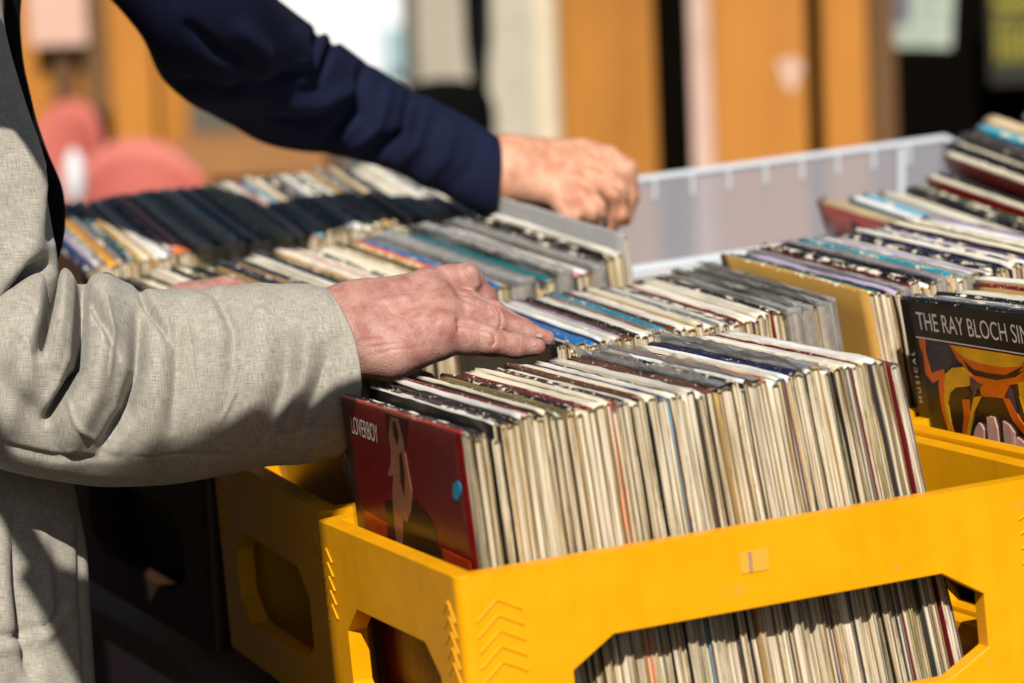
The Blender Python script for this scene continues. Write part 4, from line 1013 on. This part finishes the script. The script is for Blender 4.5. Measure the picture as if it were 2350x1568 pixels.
# trousers, shoes
M_trs = noisy('dark_trousers', (.02, .022, .03), .9, .3, 30)
def tube_s(path, nv=20):
    path = [np.array(p, float) for p in path]; V = []
    for p in path:
        for k in range(nv):
            a = 2 * math.pi * k / nv; V.append((p[0] + p[3] * math.cos(a), p[1] + p[4] * math.sin(a), p[2]))
    Fc = [(i * nv + k, i * nv + (k + 1) % nv, (i + 1) * nv + (k + 1) % nv, (i + 1) * nv + k) for i in range(len(path) - 1) for k in range(nv)]
    Fc += [tuple(range(nv))[::-1], tuple((len(path) - 1) * nv + k for k in range(nv))]
    return V, Fc
def legs(c, parent, m):
    mb = MB()
    for s in (-.09, .09):
        mb.add(*tube_s([(c[0], c[1] + s, GZ + .05, .055, .05), (c[0], c[1] + s, GZ + .45, .065, .062), (c[0], c[1] + s * .9, GZ + .80, .09, .085), (c[0], c[1] + s * .6, GZ + .98, .10, .09)]))
    o = mb.build('trousers', [m], parent, True); rel(o, parent)
    for s in (-.09, .09):
        mb = MB(); mb.add(*tube_s([(c[0] + .04, c[1] + s, GZ + .001, .14, .05), (c[0] + .04, c[1] + s, GZ + .03, .14, .052), (c[0] + .01, c[1] + s, GZ + .075, .085, .045), (c[0], c[1] + s, GZ + .1, .05, .042)]))
        o = mb.build('shoe', [m], parent, True); rel(o, parent)
hc = P(-260, 1500, 3.62); legs(hc, p1, M_trs)

# ---- second person: navy sleeve and hand
p2 = empty('person', P(-150, 700, 4.0) * np.array([1, 1, 0]) + np.array([0, 0, GZ]))
tag(p2, 'person reaching over the records in a navy jacket, hand bent into the bin', 'person')
bpy.context.view_layer.update()
dn = 4.20
nv_st = [(1150, 312, 1112, 486, dn), (1120, 294, 1075, 474, dn), (1060, 265, 1005, 440, dn), (960, 215, 890, 388, dn), (870, 160, 755, 356, dn - .01), (790, 108, 620, 332, dn - .045), (700, 50, 490, 266, dn - .13), (640, 0, 372, 180, dn - .24), (580, -80, 310, 60, dn - .33), (520, -200, 200, -60, dn - .36), (440, -340, 90, -170, dn - .34), (330, -440, -20, -300, dn - .28)]
nf = [([(948, 200), (930, 300), (850, 370)], -.020, 13), ([(838, 140), (822, 260), (730, 350)], -.020, 12), ([(1100, 280), (1085, 380), (1010, 455)], -.006, 12), ([(1045, 270), (1020, 360), (960, 430)], .012, 18), ([(985, 220), (955, 330), (900, 390)], .012, 18),
      ([(756, -10), (735, 60), (716, 150)], -.026, 8), ([(788, 10), (766, 100), (735, 190)], -.024, 8), ([(720, 150), (640, 190), (540, 200)], -.016, 12), ([(620, 240), (720, 235), (830, 200)], .014, 20), ([(400, 185), (520, 222), (660, 205)], -.018, 13), ([(895, 190), (870, 290), (800, 350)], .012, 16),
      ([(540, 50), (600, 120), (600, 200)], .014, 22), ([(420, 50), (500, 120), (560, 140)], -.012, 14), ([(680, 60), (700, 130), (690, 200)], .010, 14), ([(600, 270), (690, 290), (760, 270)], -.012, 12), ([(1122, 270), (1112, 380), (1070, 500)], -.002, 4)]
NV_ = loft(nv_st, 190, 130, .85, nf, 51, .003, (.06, .010, -.006), (1, .6, 1), (18, 80))
n1_ = with_cuff(*NV_[:3], NV_[3])
nt2 = [(-560, -330, 60, -300, 4.04), (-620, -150, -20, -150, 4.06), (-640, 200, -70, 200, 4.07), (-640, 700, -80, 700, 4.07), (-640, 1300, -90, 1300, 4.07), (-640, 1900, -90, 1900, 4.07)]
nt3 = loft(nt2, 60, 60, .4, (), 52, .004)
nj = cloth_obj('navy_jacket', [n1_, nt3[:3]], M_navy, p2); rel(nj, p2)
fist = []
fist += chain([(1000, 365, dn + .005, .024), (1120, 385, dn + .01, .026), (1172, 388, dn + .01, .033)], .02)
fist += chain([(1165, 368, dn + .02, .030), (1335, 356, dn + .04, .0185)], .018) + chain([(1165, 385, dn + .01, .032), (1322, 382, dn + .022, .0185)], .016)
fist += chain([(1165, 400, dn + .005, .030), (1305, 410, dn + .006, .0185)], .014) + chain([(1165, 415, dn, .026), (1275, 440, dn - .006, .019)], .014)
fist += chain([(1335, 354, dn + .04, .018), (1392, 365, dn + .035, .0158), (1432, 392, dn + .03, .0158), (1442, 450, dn + .035, .0128), (1432, 500, dn + .04, .0105)], .005)
fist += chain([(1322, 382, dn + .022, .018), (1375, 405, dn + .010, .0158), (1412, 440, dn + .002, .0155), (1418, 490, dn + .012, .0122), (1400, 520, dn + .02, .010)], .005)
fist += chain([(1305, 410, dn + .006, .0178), (1340, 445, dn - .010, .0155), (1362, 482, dn - .014, .0152), (1352, 515, dn + .0, .012), (1335, 525, dn + .014, .010)], .005)
fist += chain([(1275, 440, dn - .006, .0170), (1295, 470, dn - .018, .0140), (1306, 494, dn - .02, .0132), (1290, 512, dn - .006, .0105), (1275, 515, dn + .008, .009)], .005)
fist += chain([(1190, 420, dn + .03, .024), (1250, 455, dn + .04, .018), (1300, 490, dn + .045, .014), (1340, 520, dn + .045, .0105)], .008)
lo, hi = bounds(fist); FV, FF = sdf_mesh(fist, lo, hi, .0017, .008); FV = crease(cam_to_stall(FV), FF, [([(1335, 385), (1375, 395), (1412, 412)], -.006, 9), ([(1312, 418), (1345, 438), (1372, 462)], -.006, 9), ([(1285, 450), (1305, 468), (1330, 495)], -.006, 8), ([(1400, 425), (1425, 450), (1425, 500)], -.005, 7), ([(1372, 462), (1385, 485), (1375, 515)], -.005, 7), ([(1300, 345), (1330, 375)], .002, 14)])
b2 = chain([(1060, 372, dn + .005, .018), (760, 240, dn - .01, .014), (500, 90, dn - .22, .022), (250, -250, dn - .34, .05), (-250, -330, 4.05, .10), (-280, 300, 4.07, .10), (-280, 1200, 4.07, .11)]) + chain([(-260, -350, 4.12, .06), (-250, -520, 4.12, .06), (-240, -640, 4.12, .085), (-250, -740, 4.12, .09)], .03)
B2V, B2F = coarse(b2, .008, .02)
body2 = new_obj('body', np.vstack([FV, B2V]), np.vstack([FF, B2F + len(FV)]), M_skin2, p2, True); rel(body2, p2)
legs(P(-280, 1500, 4.14), p2, M_trs)

# ------------------------------------------------------------------ blurred stalls across the lane (plumb world frame)
cw = T3 @ CAM; fwW = T3 @ fw; hf_ = np.array([fwW[0], fwW[1], 0]); hf_ /= np.linalg.norm(hf_); hr = np.array([hf_[1], -hf_[0], 0])
def bg(x, y, dist):                       # where the sight line through a photo point meets an upright plane
    d = T3 @ ray(x, y); p = cw + d * dist / (d @ hf_); return p
def bgM(dist, x, y):                      # frame on that plane: x right, y away, z up
    p = bg(x, y, dist); M = Matrix.Identity(4)
    for i, v_ in enumerate((hr, hf_, (0, 0, 1))):
        for j in range(3): M[j][i] = v_[j]
    for j in range(3): M[j][3] = p[j]
    return M
def ground_at(p):                         # height of the sloping ground under p
    Ti = np.linalg.inv(T3); n = Ti[2]; return (GZ - n[0] * p[0] - n[1] * p[1]) / n[2]
def board(name, x0, x1, dist, m, label, cat, group=None, ytop=-300, thick=.04, ybot=None, parent=None, y0=150, bev=.004):
    a = bg(x0, y0, dist); b_ = bg(x1, y0, dist); w = np.linalg.norm((b_ - a)[:2]); zt = bg(x0, ytop, dist)[2]; zb = ground_at(a) - .02 if ybot is None else bg(x0, ybot, dist)[2]
    mb = MB(); mb.box((0, 0, 0), (w, thick, zt - zb)); o = mb.build(name, [m], parent, world=parent is None, bevel=bev)
    M = bgM(dist, x0, y0); M.translation = Vector((a[0], a[1], zb)); o.matrix_world = M
    if cat: tag(o, label, cat, group)
    return o
def wood(n, c, c2): return noisy(n, c, .6, .2, 1.0, (9, 9, 1.2), .2, .003, c2)
M_och = wood('ochre_paint', lin(186, 122, 34), lin(158, 98, 22)); M_och2 = wood('orange_paint', lin(196, 128, 46), lin(180, 114, 36)); M_och3 = wood('yellow_paint', lin(196, 128, 42), lin(172, 108, 30))
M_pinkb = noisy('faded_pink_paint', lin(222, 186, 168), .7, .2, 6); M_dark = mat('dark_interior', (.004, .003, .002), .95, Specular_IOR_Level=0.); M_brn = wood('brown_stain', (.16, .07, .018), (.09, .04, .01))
M_stone = noisy('grey_stone', lin(192, 184, 164), .85, .15, 10); M_stone2 = noisy('pale_stone', lin(222, 206, 176), .85, .12, 10); M_taupe = noisy('taupe_render', lin(180, 170, 152), .85, .12, 6); M_dgrey = mat('dark_grey_metal', lin(88, 86, 74), .6)
M_wht = mat('whitewash', (.86, .87, .88), .8); M_pap = noisy('paper', lin(176, 186, 170), .7, .1, 12); M_chair = mat('pink_plastic', lin(196, 104, 92), .6); M_bag = mat('black_leather', (.003, .003, .003), .9, Specular_IOR_Level=.05)
DB = 9.0
sh1 = board('shutter_board', 1282, 1503, DB, M_och, 'wide ochre board left of the dark gap', 'board', 'ochre boards of the booth behind')
board('shutter_board', 1634, 1852, DB, M_och2, 'orange board with a worn pale patch', 'board', 'ochre boards of the booth behind')
board('shutter_board', 1888, 1992, DB, M_och3, 'narrow yellow board left of the dark opening', 'board', 'ochre boards of the booth behind', thick=.08)
board('door_post', 1584, 1636, DB + .05, M_pinkb, 'narrow faded pink post beside the orange board', 'post')
board('door_post', 1994, 2056, DB + .10, M_brn, 'brown stained post at the edge of the dark opening', 'post')  # the post's shade is put into its brown colour
# worn patch on the orange board: its own small chip of bare primer
mb = MB(); n = 18; a_ = bg(1814, 165, DB - .0015)
rr_ = [(.027 + .006 * math.sin(3 * t) + .005 * math.sin(5 * t + 1), t) for t in np.linspace(0, 2 * math.pi, n, endpoint=False)]
mb.add([(r_ * math.cos(t), 0, r_ * 1.5 * math.sin(t)) for r_, t in rr_] + [(r_ * math.cos(t), .003, r_ * 1.5 * math.sin(t)) for r_, t in rr_], [tuple(range(n))] + [(i, (i + 1) % n, (i + 1) % n + n, i + n) for i in range(n)])
o = mb.build('paint_chip', [M_pinkb], world=True); M = bgM(DB - .0015, 1814, 165); o.matrix_world = M; tag(o, 'pale bare patch worn on the orange board', 'paint patch')
board('dark_backing', 1240, 5200, DB + .9, M_dark, 'dark interior wall of the booth seen through its gaps', 'wall', thick=.05)  # near-black colour stands for the unlit inside of the booth
# posters inside the opening
ps = empty('poster', world=True); ps.matrix_world = bgM(DB + .15, 2100, 40) @ Matrix.Rotation(math.radians(4), 4, 'Y'); tag(ps, 'pale green printed notice hanging at the dark opening', 'poster')
k_ = (DB + .15) / F
mb = MB(); mb.box((-90 * k_, 0, -68 * k_), (86 * k_, .003, 260 * k_)); mb.build('sheet', [M_pap], ps)
mb = MB(); mb.box((-66 * k_, -.001, -20 * k_), (-10 * k_, .0005, 220 * k_)); mb.build('picture', [noisy('blue_grey_print', lin(112, 112, 124), .6, .5, 20)], ps)
mb = MB()
for i in range(9): mb.box((4 * k_, -.001, (-8 + 22 * i) * k_), ((74 - (i * 17) % 23) * k_, .0005, (0 + 22 * i) * k_))
for i in range(2): mb.box((-70 * k_, -.001, (-52 + 16 * i) * k_), ((60 - 20 * i) * k_, .0005, (-46 + 16 * i) * k_))
mb.build('printed_lines', [mat('grey_print', lin(140, 150, 140), .7)], ps)
ps = empty('poster', world=True); ps.matrix_world = bgM(DB + .5, 2350, 60); tag(ps, 'dim yellow poster in the dark opening at the frame edge', 'poster'); k_ = (DB + .5) / F
M_py = noisy('yellow_print', lin(150, 140, 30), .7, .6, 30)
mb = MB(); mb.box((-80 * k_, 0, -130 * k_), (120 * k_, .003, 260 * k_)); mb.build('sheet', [mat('dark_paper', lin(36, 34, 22), .7)], ps)
mb = MB()
for x0_, x1_, z0_, z1_ in ((-66, -52, -80, 10), (-45, -34, -80, 0), (-28, -16, -80, 8), (-8, 8, -80, -10), (-66, 8, 14, 26), (14, 30, -80, 20), (40, 52, -80, 0), (-70, 60, 40, 70)): mb.box((x0_ * k_, -.001, z0_ * k_), (x1_ * k_, .0005, z1_ * k_))
mb.build('block_print', [M_py], ps)
# stone pillar, taupe panel, dark upright, black bag on its strap
board('stone_pillar', 1120, 1282, DB + .25, M_stone, 'grey stone pillar between the taupe wall and ochre board', 'pillar', thick=.3)
board('pillar_edge', 1226, 1272, DB + .235, M_stone2, 'pale stone strip at the edge of the grey pillar', 'pilaster', thick=.02)
board('rendered_wall', 958, 1120, DB + .5, M_taupe, 'taupe wall panel behind the hanging black bag', 'wall', thick=.1)
board('metal_upright', 928, 958, DB + .45, M_dgrey, 'dark grey metal upright beside the bright gap', 'post', thick=.04)
bag_ = empty('shoulder_bag', world=True); bag_.matrix_world = bgM(DB + .1, 1020, 260); tag(bag_, 'black rounded shoulder bag hanging by a black strap', 'bag'); k_ = (DB + .1) / F
V, Fc = [], []
for i in range(13):
    ph = math.pi * i / 12
    for j in range(24):
        t = 2 * math.pi * j / 24; ce = lambda v_, e_: math.copysign(abs(v_) ** e_, v_)
        V.append((118 * k_ * ce(math.sin(ph), .8) * math.cos(t), .06 * ce(math.sin(ph), .8) * math.sin(t), 100 * k_ * ce(math.cos(ph), .7) - 20 * k_ + (0 if ph > 1 else 0)))
for i in range(12):
    for j in range(24): Fc.append((i * 24 + j, i * 24 + (j + 1) % 24, (i + 1) * 24 + (j + 1) % 24, (i + 1) * 24 + j))
o = new_obj('bag_body', V, Fc, M_bag, bag_, True); o.matrix_parent_inverse.identity()
def ribbon(pts, w, t): 
    mb = MB(); vs = []
    for x, y, z, ww in pts: vs += [(x - ww, y, z), (x + ww, y, z), (x + ww, y + t, z), (x - ww, y + t, z)]
    fs = []
    for i in range(len(pts) - 1):
        for j in range(4): fs.append((4 * i + j, 4 * i + (j + 1) % 4, 4 * i + 4 + (j + 1) % 4, 4 * i + 4 + j))
    mb.add(vs, fs); return mb
ribbon([(76 * k_, -.01, 40 * k_, 6 * k_), (72 * k_, -.01, 110 * k_, 14 * k_), (74 * k_, -.01, 170 * k_, 20 * k_), (82 * k_, -.01, 290 * k_, 28 * k_), (88 * k_, -.01, 600 * k_, 28 * k_)], 0, .012).build('strap', [M_bag], bag_)
# left: ochre booth, dark strips, paper, table, pink chairs
board('booth_wall', -2600, 640, DB + 1.0, wood('booth_ochre', lin(190, 122, 36), lin(160, 98, 26)), 'ochre booth wall behind the pink chairs', 'wall', thick=.06)
board('booth_post', 250, 352, DB + .9, M_och3, 'ochre post between the dark door gap and navy sleeve', 'post')
board('booth_gap', 118, 168, DB + .95, M_brn, 'dark brown slat on the ochre booth under the paper', 'slat', ytop=90, thick=.03)
board('booth_gap', 192, 252, DB + .93, noisy('dull_brown', lin(110, 78, 42), .8, .3, 8), 'dull brown door edge beside the ochre post', 'slat', ytop=-300, thick=.03)
board('booth_gap', 220, 256, DB + .9, M_dark, 'black slot low in the brown door edge', 'slat', ytop=260, thick=.02)  # flat strip, the slot's shade put into its black colour
board('paper_notice', 72, 204, DB + .9, noisy('pinkish_paper', lin(222, 180, 160), .7, .12, 4), 'pinkish paper sheet pinned to the booth', 'notice', ybot=108, thick=.004)
board('low_box', 430, 640, DB + .8, M_dgrey, 'dark grey box on the brown table', 'box', ytop=205, ybot=312, thick=.2)
tbl = empty('market_table', world=True); tbl.matrix_world = bgM(DB + .25, 560, 330); tag(tbl, 'brown wooden table behind the farthest records', 'table'); k_ = (DB + .25) / F
M_tb2 = noisy('table_wood', lin(160, 110, 62), .7, .2, 5, (1, 8, 1))
zg = ground_at(bg(560, 330, DB + .25)) - bg(560, 330, DB + .25)[2]
mb = MB(); mb.box((-170 * k_, 0, -.09), (190 * k_, .5, 0)); mb.build('table_top', [M_tb2], tbl, bevel=.004)
for x in (-150, 170):
    for y in (.04, .42):
        mb = MB(); mb.box((x * k_, y, zg), (x * k_ + .045, y + .045, -.0905)); mb.build('leg', [M_tb2], tbl)
def chair(x, y, dist, sc, rot, label):
    e = empty('plastic_chair', world=True); zz = ground_at(bg(x, y, dist)); p = bg(x, y, dist); M = bgM(dist, x, y); M.translation = Vector((p[0], p[1], zz)); e.matrix_world = M @ Matrix.Rotation(rot, 4, 'Z'); tag(e, label, 'chair', 'pink plastic chairs')
    top = p[2] - zz
    V, Fc = [], []; nu_, nv_ = 16, 12
    for i in range(nu_):
        a = math.pi * (1.05 - 1.1 * i / (nu_ - 1))
        for j in range(nv_):
            t = j / (nv_ - 1); z = .44 + (top - .44) * t * (1 - .22 * abs(math.cos(a)) ** 2.5); r_ = sc * (.23 + .03 * t)
            V.append((r_ * math.cos(a), r_ * .75 * math.sin(a) , z))
    for i in range(nu_ - 1):
        for j in range(nv_ - 1): Fc.append((i * nv_ + j, (i + 1) * nv_ + j, (i + 1) * nv_ + j + 1, i * nv_ + j + 1))
    o = new_obj('backrest', V, Fc, M_chair, e, True); s_ = o.modifiers.new('t', 'SOLIDIFY'); s_.thickness = .012
    mb = MB(); mb.add(*[(v_, f_) for v_, f_ in [tube_s([(0, 0, .42, .22 * sc, .20 * sc), (0, 0, .455, .23 * sc, .21 * sc)])]][0]); mb.build('seat', [M_chair], e)
    for x_, y_ in ((-.16, -.14), (.16, -.14), (-.16, .13), (.16, .13)):
        mb = MB(); mb.add(*tube_s([(x_ * 1.2 * sc, y_ * 1.2 * sc, 0, .014, .014), (x_ * sc, y_ * sc, .42, .02, .02)], 10)); mb.build('leg', [M_chair], e)
chair(312, 326, DB - .3, .64, math.radians(8), 'pink plastic chair with a wide rounded back behind the far row')
chair(110, 236, DB - .1, .50, math.radians(-30), 'second pink plastic chair half hidden by the linen jacket')
# white cushion/bag blob
V, Fc = [], []
for i in range(11):
    for j in range(18):
        ph = math.pi * i / 10; t = 2 * math.pi * j / 18; V.append((.026 * math.sin(ph) * math.cos(t), .03 * math.sin(ph) * math.sin(t), .07 * math.cos(ph)))
for i in range(10):
    for j in range(18): Fc.append((i * 18 + j, i * 18 + (j + 1) % 18, (i + 1) * 18 + (j + 1) % 18, (i + 1) * 18 + j))
o = new_obj('white_bag', V, Fc, mat('white_cotton', (.8, .8, .82), .8), None, True, world=True); o.matrix_world = bgM(DB - .55, 172, 410); tag(o, 'small white bundle between the pink chairs', 'bag')
# added unseen brick house left of the lane, blocking low sky light
M_brick = noisy('dark_brick', (.17, .085, .06), .9, .35, 6, (1, 1, 4), .3, .01); M_glass = mat('window_glass', (.02, .025, .03), .08); M_frame = mat('window_frame', (.5, .48, .44), .6)
bh = empty('brick_house', (-7.0, -10.0, GZ - 1.2), world=True); tag(bh, 'dark brick house along the left side of the lane, outside the picture', 'house')
mb = MB(); mb.box((-4, 0, 0), (0, 24, 10.5)); mb.build('wall', [M_brick], bh)
mb = MB(); mb.add([(-4.3, -.3, 10.505), (.35, -.3, 10.505), (.35, 24.3, 10.505), (-4.3, 24.3, 10.505), (-2, -.3, 12.3), (-2, 24.3, 12.3)], [(0, 3, 2, 1), (0, 1, 4), (2, 3, 5), (1, 2, 5, 4), (3, 0, 4, 5)]); mb.build('roof', [M_dgrey], bh)
for fl in range(3):
    for i in range(7):
        y, z = 1.8 + i * 3.2, 2.2 + fl * 2.9
        mb = MB()
        for q in (((0, y, z), (.06, y + .08, z + 1.6)), ((0, y + 1.12, z), (.06, y + 1.2, z + 1.6)), ((0, y + .0805, z), (.055, y + 1.1195, z + .08)), ((0, y + .0805, z + 1.52), (.055, y + 1.1195, z + 1.6)), ((0, y + .57, z + .0805), (.05, y + .63, z + 1.5195))): mb.box((.002 + q[0][0], *q[0][1:]), q[1])
        w_ = mb.build('window', [M_frame], bh); mb = MB(); mb.box((.003, y + .081, z + .081), (.02, y + 1.119, z + 1.519)); mb.build('pane', [M_glass], w_)

# pale sunlit house far down the lane
hs = board('white_house', 300, 1300, 22.0, M_wht, 'bright white house front far down the lane', 'house', ytop=-1600, thick=.4, bev=.01)
board('house_shutter', 880, 930, 21.9, mat('pale_teal_paint', lin(150, 180, 184), .7), 'pale teal shutter on the white house', 'shutter', ytop=60, ybot=170, thick=.03)

# ------------------------------------------------------------------ turn the stall frame into the plumb world
bpy.context.view_layer.update()
skip = {camo.name, so.name} | {o.name for o in WORLD}
for o in list(SC.objects):
    if o.parent is None and o.name not in skip:
        o.matrix_world = TILT @ o.matrix_world
print('records', NREC)
